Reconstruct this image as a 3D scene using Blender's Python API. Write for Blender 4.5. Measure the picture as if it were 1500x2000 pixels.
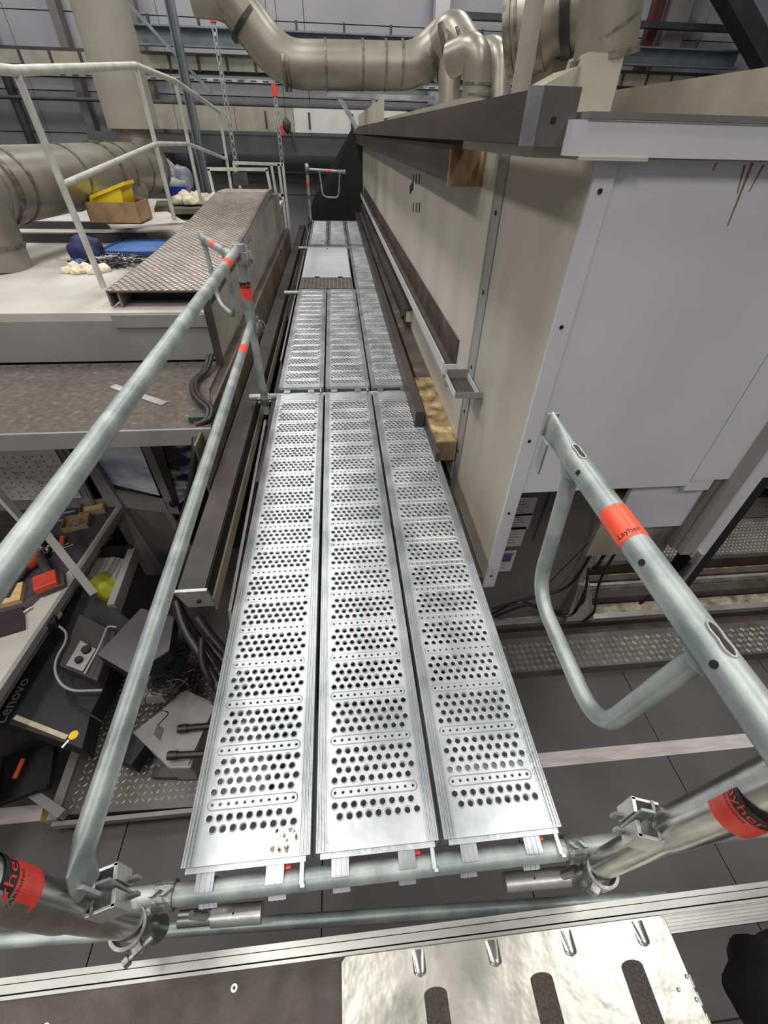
import bpy, bmesh, math, random
from mathutils import Vector, Matrix, Euler
random.seed(7)
for o in list(bpy.data.objects): bpy.data.objects.remove(o, do_unlink=True)
S = bpy.context.scene
COL = S.collection
# ---------------------------------------------------------------- camera
FPX = 840.11
CAM = Vector((0.4565, -0.3447, 1.3776))
EUL = Euler((math.radians(48.665), math.radians(-1.127), math.radians(-5.299)), 'XYZ')
cd = bpy.data.cameras.new('camera'); cam = bpy.data.objects.new('camera', cd); COL.objects.link(cam)
cam.location = CAM; cam.rotation_euler = EUL
cd.sensor_fit = 'VERTICAL'; cd.sensor_height = 24.0; cd.lens = FPX/2000*24.0
cd.clip_start = 0.02; cd.clip_end = 200
S.camera = cam
RM = EUL.to_matrix()
# ---------------------------------------------------------------- world, lights, exposure
w = bpy.data.worlds.new('world'); S.world = w; w.use_nodes = True
w.node_tree.nodes['Background'].inputs[0].default_value = (0.75, 0.82, 0.9, 1)
w.node_tree.nodes['Background'].inputs[1].default_value = 0.3
S.view_settings.view_transform = 'Standard'; S.view_settings.look = 'None'
S.view_settings.gamma = 1; S.view_settings.use_curve_mapping = False
S.view_settings.exposure = -0.1
def area(loc, sx, sy, power, col=(1, .97, .93), rot=(0, 0, 0)):
    l = bpy.data.lights.new('hall_lamp', 'AREA'); l.shape = 'RECTANGLE'; l.size = sx; l.size_y = sy
    l.energy = power; l.color = col
    o = bpy.data.objects.new('hall_lamp', l); COL.objects.link(o); o.location = loc; o.rotation_euler = rot
    return o
for x in (-5.5, -1.0, 4.0):
    for y in (-4.5, 0.5, 5.5, 10.5):
        area((x, y, 6.9), 0.9, 2.2, 190 if y < 8 else 150)
# ---------------------------------------------------------------- helpers
def at(u, v, x=None, y=None, z=None):
    """point of the place seen at photo pixel (u,v) on the real plane x=, y= or z="""
    d = RM @ Vector(((u-750)/FPX, -(v-1000)/FPX, -1))
    t = (x-CAM.x)/d.x if x is not None else (y-CAM.y)/d.y if y is not None else (z-CAM.z)/d.z
    return CAM + d*t
def depth(P): return -(RM.transposed() @ (Vector(P)-CAM)).z
def rad(px, P): return px*0.5*depth(P)/FPX
def lin(c): 
    return tuple(((v/255)/12.92 if v/255 <= .04045 else (((v/255)+.055)/1.055)**2.4) for v in c) + (1,)
MATS = {}
def mat(name, c1, c2=None, scale=6, metal=0, rough=.6, bump=0, bscale=None, stretch=(1,1,1), c3=None, detail=5, lo=.35, hi=.65, rvar=0, alpha=None, emis=None, trans=0):
    if name in MATS: return MATS[name]
    m = bpy.data.materials.new(name); m.use_nodes = True; nt = m.node_tree; b = nt.nodes['Principled BSDF']
    b.inputs['Metallic'].default_value = metal; b.inputs['Roughness'].default_value = rough
    if trans: b.inputs['Transmission Weight'].default_value = trans
    if alpha is not None: b.inputs['Alpha'].default_value = alpha
    c2 = c2 or c1
    tc = nt.nodes.new('ShaderNodeTexCoord'); mp = nt.nodes.new('ShaderNodeMapping'); mp.inputs['Scale'].default_value = stretch
    nt.links.new(tc.outputs['Object'], mp.inputs[0])
    nz = nt.nodes.new('ShaderNodeTexNoise'); nz.inputs['Scale'].default_value = scale; nz.inputs['Detail'].default_value = detail
    nt.links.new(mp.outputs[0], nz.inputs['Vector'])
    cr = nt.nodes.new('ShaderNodeValToRGB'); cr.color_ramp.elements[0].position = lo; cr.color_ramp.elements[1].position = hi
    cr.color_ramp.elements[0].color = lin(c1); cr.color_ramp.elements[1].color = lin(c2)
    if c3:
        e = cr.color_ramp.elements.new(min(hi+.08, .95)); e.color = lin(c3)
    nt.links.new(nz.outputs[0], cr.inputs[0]); nt.links.new(cr.outputs[0], b.inputs['Base Color'])
    if rvar:
        mr = nt.nodes.new('ShaderNodeMapRange'); mr.inputs[3].default_value = max(rough-rvar, .05); mr.inputs[4].default_value = rough+rvar
        nt.links.new(nz.outputs[0], mr.inputs[0]); nt.links.new(mr.outputs[0], b.inputs['Roughness'])
    if bump:
        n2 = nt.nodes.new('ShaderNodeTexNoise'); n2.inputs['Scale'].default_value = bscale or scale*6; n2.inputs['Detail'].default_value = 3
        nt.links.new(mp.outputs[0], n2.inputs['Vector'])
        bp = nt.nodes.new('ShaderNodeBump'); bp.inputs['Strength'].default_value = bump; bp.inputs['Distance'].default_value = .01
        nt.links.new(n2.outputs[0], bp.inputs['Height']); nt.links.new(bp.outputs[0], b.inputs['Normal'])
    MATS[name] = m; return m
GALV = mat('galvanised_steel', (158,164,168), (196,200,202), 5, .75, .38, .12, 40, rvar=.12)
DECKM = mat('deck_steel', (180,185,189), (220,223,225), 5, .72, .36, .06, 14, rvar=.08)
TUBE = mat('weathered_tube', (132,142,142), (176,182,180), 11, .45, .45, .08, 60, rvar=.1)
SLEEVE = mat('bright_sleeve', (150,150,147), (190,190,186), 10, .9, .26, .05, 30)
ALU = mat('aluminium', (168,168,165), (198,198,195), 12, .7, .38, .1, 60)
CAST = mat('forged_coupler', (120,122,120), (164,164,162), 30, .8, .4, .3, 80)
HATCHM = mat('hatch_aluminium', (158,158,149), (186,184,174), 8, .8, .33, .3, 13, rvar=.08)
RED = mat('red_label', (235,62,45), (240,72,55), 40, 0, .4)
ORANGE = mat('orange_sticker', (240,84,56), (246,92,64), 40, 0, .4)
BLACKP = mat('black_print', (22,20,20), (28,26,26), 10, 0, .5)
BLACK = mat('matt_black', (14,14,15), (24,24,25), 5, 0, .65)
DSTEEL = mat('dark_steel', (56,51,50), (82,75,72), 3, .35, .5, .1, 30, stretch=(1,.3,1))
LSTEEL = mat('scraped_steel', (120,122,128), (150,150,154), 8, .5, .4, .1, 40)
BROWN = mat('oily_brown_top', (56,49,45), (82,73,67), 5, .1, .65, .3, 50, c3=(104,96,88))
SPECK = mat('brown_deck_specks', (78,70,66), (94,86,80), 26, .05, .8, .3, 40, c3=(120,113,106), lo=.38, hi=.64)
CREAM = mat('cream_paint', (176,173,160), (192,189,177), 1.6, 0, .5, .03, 10, stretch=(1,1,.4))
CREAMD = mat('stained_cream', (166,161,147), (184,180,167), 2.5, 0, .5, .05, 10, stretch=(1,1,.3))
WHITE = mat('white_panel', (186,186,190), (198,198,202), 1.5, 0, .45, .02, 10)
WHITE2 = mat('worn_white_top', (166,162,153), (186,183,176), 2.2, 0, .6, .05, 20, c3=(198,196,190))
GREYP = mat('grey_paint', (128,126,124), (142,140,138), 2, 0, .5, .04, 20)
GREYD = mat('mid_grey_panel', (104,101,100), (116,113,112), 2, 0, .5)
RUST = mat('rusty_end', (88,68,46), (138,112,80), 9, .05, .8, .4, 30, stretch=(2.5,1,.25), c3=(180,164,136))
YSTAIN = mat('yellow_stained', (84,62,38), (158,136,92), 11, 0, .75, .5, 60, c3=(184,170,130), lo=.34, hi=.58)
DUCT = mat('duct_steel', (132,128,115), (150,146,134), 3, .45, .37, .06, 8, rvar=.06)
DUCTR = mat('duct_band', (96,92,84), (140,136,124), 20, .6, .4)
RAILP = mat('white_rail_paint', (178,180,170), (202,203,195), 12, .05, .45, .05, 40)
FLOORM = mat('dark_floor_slab', (72,68,69), (86,82,82), 1.8, 0, .62, .08, 60, rvar=.1)
JOINT = mat('floor_joint', (34,32,32), (44,42,42), 5, 0, .9)
TAPE = mat('floor_tape', (172,164,160), (198,192,188), 9, 0, .6, stretch=(.4,3,1))
TREAD = mat('tread_plate', (84,80,77), (108,104,100), 4, .3, .5, .1, 30)
TREADB = mat('tread_bright', (166,163,158), (196,193,188), 6, .4, .4)
CHEQ = mat('chequer_dark', (92,82,76), (116,106,98), 6, .25, .5, .15, 40)
CHEQL = mat('chequer_lozenge', (168,160,150), (196,188,178), 8, .45, .4)
MAT_ = mat('ribbed_mat', (78,70,67), (96,88,84), 14, 0, .75, .6, 260)
GRIT = mat('grit_strip', (68,62,58), (92,86,80), 160, 0, .85, .8, 400)
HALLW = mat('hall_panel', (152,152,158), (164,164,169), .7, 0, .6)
HALLSHADE = mat('hall_panel_shaded', (122,122,127), (134,134,139), .7, 0, .6)  # same wall panels, with the shade low on the wall put into the colour
BLUEB = mat('blue_grey_beam', (108,116,122), (126,134,138), 4, .3, .45)
BEIGE = mat('beige_casing', (148,144,130), (164,160,147), 4, .1, .5)
DARKG = mat('dark_grey', (56,55,56), (70,69,70), 4, .1, .6)
PLAST = mat('plastic_box_grey', (74,70,76), (82,78,84), 8, 0, .5)
CARD = mat('cardboard', (138,110,78), (158,130,96), 10, 0, .8)
YELL = mat('yellow_plastic', (226,196,20), (240,212,40), 8, 0, .45)
BLUE = mat('blue_plastic', (30,62,128), (42,78,148), 8, 0, .4)
BLUEL = mat('blue_tray_base', (66,104,158), (80,118,170), 8, 0, .4)
RAG = mat('rag_cloth', (196,188,160), (222,216,192), 12, 0, .9, .5, 60)
RUBBER = mat('rubber_hose', (24,22,22), (38,36,35), 20, 0, .4)
REDP = mat('red_tool_plastic', (176,56,38), (196,68,48), 12, 0, .45)
BENCHM = mat('bench_mat', (58,54,60), (76,71,78), 30, 0, .85, .4, 120)
PAPER = mat('white_paper', (205,203,200), (215,213,210), 5, 0, .7)
PINK = mat('faded_pink', (206,170,166), (214,182,178), 5, 0, .7)
REDC = mat('red_brown_column', (74,36,34), (92,48,44), 5, 0, .6)
WOODM = mat('wood_board', (196,160,108), (214,180,130), 5, 0, .7, stretch=(1,6,1))
GLASSF = mat('film_painted_glare', (176,190,214), (250,252,255), 2.2, 0, .25, .8, 4, stretch=(1,1,2.4), detail=3, lo=.40, hi=.60)  # bluish-white reflections on the film are painted into the base colour
CLEARF = mat('clear_wrap', (190,196,196), (226,228,226), 4, .1, .25, 1.0, 8)
HIVIS = mat('hivis_yellow', (150,150,30), (176,172,40), 8, 0, .7)
PINKO = mat('handle_orange', (222,92,52), (230,104,62), 10, 0, .45)
GREENC = mat('green_clip', (38,60,48), (48,72,58), 10, 0, .5)

class MB:
    def __init__(s): s.v = []; s.f = []; s.smooth = False
    def add(s, vs, fs):
        n = len(s.v); s.v += [Vector(p) for p in vs]; s.f += [tuple(i+n for i in f) for f in fs]; return s
    def box(s, x0, x1, y0, y1, z0, z1):
        return s.hexa([(x0,y0,z0),(x1,y0,z0),(x1,y1,z0),(x0,y1,z0),(x0,y0,z1),(x1,y0,z1),(x1,y1,z1),(x0,y1,z1)])
    def hexa(s, p): return s.add(p, [(0,3,2,1),(4,5,6,7),(0,1,5,4),(1,2,6,5),(2,3,7,6),(3,0,4,7)])
    def obox(s, c, ax, ay, az):
        c, ax, ay, az = map(Vector, (c, ax, ay, az))
        return s.hexa([c-ax-ay-az, c+ax-ay-az, c+ax+ay-az, c-ax+ay-az, c-ax-ay+az, c+ax-ay+az, c+ax+ay+az, c-ax+ay+az])
    def bar(s, a, b, w, h, up=(0,0,1)):
        a, b = Vector(a), Vector(b); d = (b-a); u = Vector(up)
        sx = d.cross(u).normalized(); uz = sx.cross(d).normalized()
        return s.obox((a+b)/2, d/2, sx*w/2, uz*h/2)
    def prism(s, poly, off):
        """poly: list of 3D points; off: thickness vector"""
        n = len(poly); off = Vector(off); vs = [Vector(p) for p in poly] + [Vector(p)+off for p in poly]
        return s.add(vs, [tuple(range(n-1, -1, -1)), tuple(range(n, 2*n))] + [(i, (i+1) % n, n+(i+1) % n, n+i) for i in range(n)])
    def tube(s, pts, r, n=16, caps=True, flat=None):
        pts = [Vector(p) for p in pts]; m = len(pts)
        rs = r if isinstance(r, (list, tuple)) else [r]*m
        t0 = (pts[1]-pts[0]).normalized()
        u = t0.cross(Vector((0,0,1)));
        if u.length < .05: u = t0.cross(Vector((0,1,0)))
        u.normalize(); rings = []; base = len(s.v)
        for i in range(m):
            if i == 0: t = t0
            elif i == m-1: t = (pts[i]-pts[i-1]).normalized()
            else: t = ((pts[i+1]-pts[i]).normalized() + (pts[i]-pts[i-1]).normalized()).normalized()
            u = (u - t*u.dot(t)).normalized(); v = t.cross(u)
            fr = flat[i] if flat else (1, 1)
            for k in range(n):
                a = 2*math.pi*k/n
                s.v.append(pts[i] + u*math.cos(a)*rs[i]*fr[0] + v*math.sin(a)*rs[i]*fr[1])
        for i in range(m-1):
            for k in range(n):
                k2 = (k+1) % n
                s.f.append((base+i*n+k, base+i*n+k2, base+(i+1)*n+k2, base+(i+1)*n+k))
        if caps:
            s.f.append(tuple(base+k for k in range(n-1, -1, -1))); s.f.append(tuple(base+(m-1)*n+k for k in range(n)))
        s.smooth = True; return s
    def arcband(s, c, axis, ref, r0, r1, w, a0, a1, n=14):
        """curved band round axis through c: inner r0, outer r1, width w along axis, angles from ref"""
        c = Vector(c); ax = Vector(axis).normalized(); rf = Vector(ref); rf = (rf-ax*rf.dot(ax)).normalized(); q = ax.cross(rf)
        b = len(s.v)
        for i in range(n+1):
            a = a0+(a1-a0)*i/n; d = rf*math.cos(a)+q*math.sin(a)
            s.v += [c+d*r0-ax*w/2, c+d*r0+ax*w/2, c+d*r1+ax*w/2, c+d*r1-ax*w/2]
        for i in range(n):
            p = b+4*i; q_ = p+4
            for j in range(4): s.f.append((p+j, p+(j+1) % 4, q_+(j+1) % 4, q_+j))
        s.f.append((b, b+3, b+2, b+1)); e = b+4*n; s.f.append((e, e+1, e+2, e+3)); return s
    def cyl(s, a, b, r, n=16): return s.tube([a, b], r, n)
    def blob(s, c, rx, ry, rz, amp=.25, sub=3, seed=0, zmin=None):
        bm = bmesh.new(); bmesh.ops.create_icosphere(bm, subdivisions=sub, radius=1); rnd = random.Random(seed)
        ph = [(rnd.uniform(0, 6), rnd.uniform(0, 6), rnd.uniform(2, 5), rnd.uniform(2, 5)) for _ in range(5)]
        vs = []
        for v in bm.verts:
            p = v.co; k = 1+sum(amp/3*math.sin(p.x*a[2]*1.6+a[0]+i)*math.cos(p.y*a[3]*1.6+p.z*3+a[1]) for i, a in enumerate(ph))
            q = Vector((c[0]+p.x*rx*k, c[1]+p.y*ry*k, c[2]+p.z*rz*k))
            if zmin is not None: q.z = max(q.z, zmin)
            vs.append(q)
        fs = [tuple(v.index for v in f.verts) for f in bm.faces]; bm.free(); s.add(vs, fs); s.smooth = True; s.sharp = 120; return s
    def build(s, name, m, parent=None, label=None, cat=None, group=None, kind=None, bevel=0):
        L = Vector(parent.get('_w', (0,0,0))) if parent else None
        if parent is None:
            xs = [p for p in s.v]; L = Vector((sum(p.x for p in xs)/len(xs), sum(p.y for p in xs)/len(xs), min(p.z for p in xs)))
        me = bpy.data.meshes.new(name); me.from_pydata([tuple(p-L) for p in s.v], [], s.f); me.materials.append(m)
        bm = bmesh.new(); bm.from_mesh(me); bmesh.ops.recalc_face_normals(bm, faces=bm.faces); bm.to_mesh(me); bm.free()
        if s.smooth:
            me.polygons.foreach_set('use_smooth', [True]*len(me.polygons)); me.set_sharp_from_angle(angle=math.radians(getattr(s, 'sharp', 38)))
        o = bpy.data.objects.new(name, me); COL.objects.link(o)
        if parent: o.parent = parent
        else: o.location = L
        o['_w'] = tuple(L)
        if bevel:
            md = o.modifiers.new('bevel', 'BEVEL'); md.width = bevel; md.segments = 2; md.limit_method = 'ANGLE'
        tag(o, label, cat, group, kind); return o
def tag(o, label=None, cat=None, group=None, kind=None):
    if label: o['label'] = label
    if cat: o['category'] = cat
    if group: o['group'] = group
    if kind: o['kind'] = kind
    return o
def thing(name, label, cat, loc, group=None, kind=None):
    o = bpy.data.objects.new(name, None); COL.objects.link(o); o.location = loc; o['_w'] = tuple(loc); o.empty_display_size = .05
    return tag(o, label, cat, group, kind)
def copytree(o, off, label=None, group=None):
    off = Vector(off)
    def cp(a, par):
        c = a.copy(); COL.objects.link(c); c.parent = par
        for ch in kids.get(a.name, []): cp(ch, c)
        return c
    kids = {}
    for q in list(bpy.data.objects):
        if q.parent: kids.setdefault(q.parent.name, []).append(q)
    c = cp(o, None); c.location = o.location+off; c['_w'] = tuple(c.location)
    if label: c['label'] = label
    if group: c['group'] = group
    return c
def fillet(pts, rads, n=8):
    pts = [Vector(p) for p in pts]; out = [pts[0]]
    if not isinstance(rads, (list, tuple)): rads = [rads]*len(pts)
    for i in range(1, len(pts)-1):
        a, b, c = pts[i-1], pts[i], pts[i+1]; d1 = (a-b); d2 = (c-b)
        r = min(rads[i], d1.length*.49, d2.length*.49)
        if r < 1e-4: out.append(b); continue
        p = b+d1.normalized()*r; q = b+d2.normalized()*r
        for k in range(n+1):
            t = k/n; out.append(p*(1-t)**2+b*2*t*(1-t)+q*t*t)
    out.append(pts[-1]); return out
def textmesh(txt, size):
    cu = bpy.data.curves.new('t', 'FONT'); cu.body = txt; cu.size = size; cu.align_x = 'CENTER'; cu.align_y = 'CENTER'; cu.resolution_u = 2
    o = bpy.data.objects.new('t', cu); COL.objects.link(o); bpy.context.view_layer.update()
    dg = bpy.context.evaluated_depsgraph_get(); me = bpy.data.meshes.new_from_object(o.evaluated_get(dg))
    vs = [v.co.copy() for v in me.vertices]; fs = [tuple(p.vertices) for p in me.polygons]
    bpy.data.objects.remove(o, do_unlink=True); bpy.data.meshes.remove(me); return vs, fs
def text_flat(txt, size, c, ux, uy, m, parent, name='lettering', bold=0):
    vs, fs = textmesh(txt, size); c, ux, uy = Vector(c), Vector(ux).normalized(), Vector(uy).normalized(); n = ux.cross(uy)
    b = MB().add([c+ux*v.x+uy*v.y+n*.0008 for v in vs], fs)
    return b.build(name, m, parent)
def text_round(txt, size, c, axis, ref, r, m, parent, sx=1):
    vs, fs = textmesh(txt, size); c = Vector(c); ax = Vector(axis).normalized(); rf = Vector(ref); rf = (rf-ax*rf.dot(ax)).normalized(); q = ax.cross(rf)
    b = MB().add([c+ax*v.y+(rf*math.cos(v.x*sx/r)+q*math.sin(v.x*sx/r))*r for v in vs], fs)
    return b.build('lettering', m, parent)

# ================================================================ SETTING
FZ = -2.0
fl = MB().box(-12, 12, -7, 13.6, FZ-.12, FZ-.03).build('floor', JOINT, None, 'dark grey hall floor of large slabs', kind='structure')
slab = None
for i in range(-4, 6):
    for j in range(-3, 2):
        x0 = i*1.25+.2; y0 = j*1.15-.98
        o = MB().box(x0, x0+1.243, y0, min(y0+1.143, 1.3), FZ-.03, FZ).build('slab', FLOORM, fl)
MB().box(-12, -4.8, -7, 13.6, FZ-.03, FZ-.001).build('slab', FLOORM, fl)
MB().box(7.71, 12, -7, 1.3, FZ-.03, FZ-.001).build('slab', FLOORM, fl)
MB().box(-4.8, 12, 1.3, 13.6, FZ-.03, FZ-.004).build('slab', FLOORM, fl)
MB().box(-4.8, 7.71, -7, -4.45, FZ-.03, FZ-.001).build('slab', FLOORM, fl)
tape = MB().box(1.0, 7.5, .64, .735, FZ, FZ+.0015).build('floor_marking', TAPE, None, 'pale worn floor marking line right of the scaffold walkway', 'floor marking')
MB().box(-6.5, -1.05, .62, .715, FZ, FZ+.0015).build('floor_marking', TAPE, None, 'pale worn floor marking line left of the scaffold, ending under the workbench', 'floor marking')
wb = MB().box(-12, 12, 13.62, 13.8, FZ, 7).build('wall_back', JOINT, None, kind='structure')
zr = [FZ, -.95, .15, 1.25, 1.95, 3.12, 4.3, 5.6, 7]
for a in range(len(zr)-1):
    for i in range(8):
        x0 = -12+3*i+(.0 if a % 2 else 0)
        MB().box(x0+.006, x0+2.994, 13.5, 13.62, zr[a]+.008, zr[a+1]-.008).build('panel', HALLSHADE if a < 4 else HALLW, wb)
for nm, b in (('wall_left', (-12.1, -12, -7, 13.8, FZ, 7)), ('wall_right', (12, 12.1, -7, 13.8, FZ, 7)), ('wall_front', (-12, 12, -7.1, -7, FZ, 7))):
    MB().box(*b).build(nm, HALLW, None, kind='structure')
MB().box(-12.1, 12.1, -7.1, 13.8, 7, 7.1).build('ceiling', HALLW, None, kind='structure')

# ---------------------------------------------------------------- hall back: beams, trays, columns
def bbar(name, label, cat, u0, u1, v0a, v0b, y, th, m, group=None, parent=None, x0=None, x1=None):
    a = at(u0, v0a, y=y); b = at(u0, v0b, y=y); c = at(u1, v0a, y=y)
    xa = a.x if x0 is None else x0; xb = c.x if x1 is None else x1
    z1 = a.z; z0 = b.z
    return MB().box(xa, xb, y, y+th, z0, z1).build(name, m, parent, label, cat, group)
o = thing('channel_beam', 'long blue-grey steel channel beam high across the back wall', 'beam', (-.5, 12.6, 2.6))
for z0, z1, y0, y1 in ((2.60, 2.625, 12.5, 12.7), (2.86, 2.885, 12.5, 12.7), (2.60, 2.885, 12.68, 12.7)):
    MB().box(-3.3, 9.5, y0, y1, z0, z1).build('flange' if z1-z0 < .1 else 'web', BLUEB, o)
for i in range(13):
    MB().box(-3+i*.95, -2.96+i*.95, 12.6, 12.68, 2.885, 3.03).build('hanger', DARKG, o)
o = thing('cable_tray', 'beige cable duct with dark brackets along the back wall', 'cable tray', (-.5, 12.9, 2.2))
MB().box(-9.5, 10.5, 12.85, 12.95, 2.30, 2.50).build('trunking', BEIGE, o)
MB().box(-9.5, 10.5, 12.95, 12.97, 2.24, 2.56).build('back_plate', DARKG, o)
for i in range(34):
    x = -9.2+i*.58
    MB().box(x, x+.05, 12.83, 12.86, 2.28, 2.52).build('bracket', DARKG, o)
o = thing('mesh_tray', 'silver perforated cable tray below the beige cable duct', 'cable tray', (-.5, 12.6, 1.9))
MB().box(-8, 9.5, 12.45, 12.75, 2.10, 2.115).build('tray_base', GALV, o)
MB().box(-8, 9.5, 12.45, 12.46, 2.10, 2.17).build('side_lip', GALV, o)
for i in range(70):
    x = -7.9+i*.25
    MB().box(x, x+.12, 12.445, 12.45, 2.125, 2.15).build('slot', DARKG, o)
MB().tube([(-8, 12.3, 1.78), (9, 12.3, 1.78)], .035, 10).build('conduit_pipe', DARKG, None, 'dark conduit pipe running along the wall above the beige crane casing', 'pipe')
o = thing('crane_casing', 'beige boxed casing band across the back wall behind the ducts', 'casing', (-1, 12.2, 1.5))
for i in range(5):
    MB().box(-3.9+i*1.2, -2.71+i*1.2, 12.0, 12.3, 1.36, 1.74).build('panel', BEIGE if i < 3 else PAPER, o)
for i in range(3): MB().box(-.9+.9*i, -.86+.9*i, 11.98, 12.0, 1.42, 1.68).build('bolt_strip', DARKG, o)
MB().box(-4.6, 6, 12.1, 12.5, .98, 1.30).build('lower_beam', mat('grey_beam', (84,84,87), (94,94,97), 3, .1, .6), None, 'wide dark grey beam under the beige casing on the back wall', 'beam')
MB().tube([(-2.3, 12.9, .62), (1.0, 12.9, .62)], .03, 8).build('wall_pipe', DARKG, None, 'thin dark pipe low on the back wall left of the black cover', 'pipe')
MB().tube(fillet([(-2.3, 12.9, 1.1), (-2.05, 12.9, 1.1), (-2.05, 12.9, .66), (-1.9, 12.9, .66)], .05, 4), .028, 8).build('bent_pipe', DARKG, None, 'short bent dark pipe on the back wall above the wall pipe', 'pipe')
for k, x in enumerate((-5.0, -4.35, -3.5)):
    MB().box(x, x+.16, 13.2, 13.48, FZ, 6.9).build('wall_column', GREYD, None, ('leftmost', 'middle', 'rightmost')[k]+' of three grey columns on the back wall at upper left', 'column', 'wall columns')
XR = at(1272, 40, y=13.2).x
for k, x in enumerate((-7.8, -6.3)):
    MB().tube([(x, 13.2, FZ), (x, 13.2, 6.9)], .09, 12).build('riser_pipe', DARKG, None, ('left', 'right')[k]+' dark riser pipe at the far left of the back wall', 'pipe', 'riser pipes')
MB().box(XR, XR+.22, 13.2, 13.4, FZ, 6.9).build('red_brown_column', REDC, None, 'red-brown column on the back wall right of the big duct', 'column')
MB().box(XR+.4, XR+.85, 13.2, 13.48, FZ, 6.9).build('pale_column', GREYP, None, 'pale grey column beside the red-brown column', 'column')
MB().bar(at(1395, -60, y=12), at(1500, 130, y=12), .45, .3).build('diagonal_brace', DARKG, None, 'dark diagonal roof brace at the top right corner', 'brace')
MB().box(2.75, 3.05, 13.15, 13.45, 1.9, 6.9).build('white_column', WHITE, None, 'pale column on the back wall above the duct elbows', 'column')
MB().box(3.0, 9.5, 12.9, 13.1, 3.2, 3.3).build('upper_rail', DARKG, None, 'thin dark rail above the duct elbows', 'rail')
MB().bar((-3.7, 12.2, 3.6), (-1.95, 12.2, 1.95), .07, .05).build('wall_brace', BLUEB, None, 'blue-grey diagonal strut crossing the cable trays behind the oval duct', 'brace')
# vertical struts
o = thing('channel_strut', 'tall grey channel strut rising behind the white railing', 'strut', (-2.4, 10.5, 0))
a = at(338, 0, y=10.5); b = at(405, 400, y=10.5)
for dx, dy, w_, d_ in ((-.06, 0, .02, .12), (.06, 0, .02, .12), (0, .06, .12, .02)):
    MB().obox((a+b)/2+Vector((dx, dy, .5)), (w_/2, 0, 0), (0, d_/2, 0), (0, 0, (a.z-b.z)/2+1)).build('flange', BLUEB, o)
def slot_strut(label, u0, v0, u1, v1, y, grp):
    a = at(u0, v0, y=y); b = at(u1, v1, y=y); x = (a.x+b.x)/2; o = thing('slotted_strut', label, 'strut', (x, y, b.z), grp)
    for s in (-1, 1): MB().box(x+s*.028-.008, x+s*.028+.008, y, y+.03, b.z, a.z).build('rail', GALV, o)
    n = int((a.z-b.z)/.11); m_ = MB()
    for i in range(n+1): m_.box(x-.028, x+.028, y, y+.02, b.z+i*.11, b.z+i*.11+.045)
    m_.build('web', GALV, o, kind='stuff')
    MB().box(x-.045, x+.045, y-.03, y+.05, a.z-.02, a.z+.14).build('red_cap', RED, o, 'red end fitting')
    MB().tube([(x, y, a.z+.1), (x, y, 6.99)], .006, 6).build('hanger_wire', DARKG, o)
    return o
slot_strut('left slotted hanger strut with a red fitting on top, behind the railing', 418, 40, 460, 325, 10.2, 'slotted hanger struts')
slot_strut('right slotted hanger strut with a red fitting, ending at the far railing', 537, 185, 552, 325, 11, 'slotted hanger struts')
o = thing('pulley_block', 'small dark hook block with red tag hanging on the back wall', 'hook', at(560, 270, y=11.6))
P = at(560, 245, y=11.6); MB().blob(P, .09, .06, .12, .2, 2, 3).build('block', DARKG, o)
MB().tube([P, P+Vector((.1, 0, -.15)), P+Vector((.12, 0, -.42))], .03, 8).build('hook_arm', DARKG, o)
MB().tube([P, (P.x, P.y, 6.99)], .006, 6).build('hanger_wire', DARKG, o)
MB().box(P.x-.13, P.x-.07, P.y-.05, P.y, P.z-.15, P.z).build('red_tag', RED, o)
MB().tube([at(392, -10, y=9.0), at(405, 30, y=9.0), at(440, 42, y=9.0), at(455, 40, y=8.2), at(505, 45, y=7.6)], .02, 8).build('black_cable', RUBBER, None, 'black cable sagging across the top of the round duct elbow', 'cable')

# ---------------------------------------------------------------- ducts
def ring(o, P, d, r, w=.05, t=.02, m=DUCTR, name='band'):
    P = Vector(P); d = Vector(d).normalized(); MB().tube([P-d*w/2, P+d*w/2], r+t, 28).build(name, m, o)
def duct(label, pts, r, bands=(), fr=.6, name='round_duct', group=None, n=28, splits=None):
    o = thing(name, label, 'duct', Vector(pts[-1]), group)
    path = fillet(pts, fr, 5)
    MB().tube(path, r, n).build('pipe', DUCT, o)
    for i, t in bands:
        a, b = Vector(pts[i]), Vector(pts[i+1]); rr = r if not isinstance(r, list) else r[0]
        ring(o, a.lerp(b, t), b-a, rr)
    return o, path
# left: oval vertical duct, elbow, horizontal run to the left, elbow down onto the white top
o = thing('oval_duct', 'large beige vertical duct descending behind the white railing', 'duct', (-1.95, 7, 1.0))
MB().tube([(-1.97, 7, 3.9), (-1.95, 7, 1.36)], .29, 28, flat=[(1, 1), (1, 1)]).build('pipe', mat('duct_painted', (142,138,126), (154,150,138), 2, .05, .6), o)
MB().tube([(-1.95, 7, 1.37), (-1.95, 7, 1.2)], .215, 28).build('sleeve', DUCT, o, 'brighter lower sleeve')
ring(o, (-1.95, 7, 1.35), (0, 0, 1), .24, .03, .012)
o = thing('round_duct', 'thick beige duct left of the yellow crate, bending down at its left end', 'duct', (-2.35, 4.15, .45))
path = fillet([(-1.92, 7.0, 1.3), (-1.94, 7.02, .98), (-1.9, 6.6, .98)], .3, 6)
MB().tube([(-1.92, 7.0, 1.28), (-1.93, 6.99, 1.1), (-1.96, 6.95, 1.0)], .215, 28).build('elbow', DUCT, o)
A = Vector((-1.93, 7.15, .98)); B = Vector((-2.36, 4.2, .98))
MB().tube([A, B], .265, 32).build('pipe', DUCT, o)
for t in (0.02, .16, .3, .4, .62, .9):
    P = A.lerp(B, t); ring(o, P, B-A, .265, .03, .01 if t not in (.02, .4) else .02)
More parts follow.
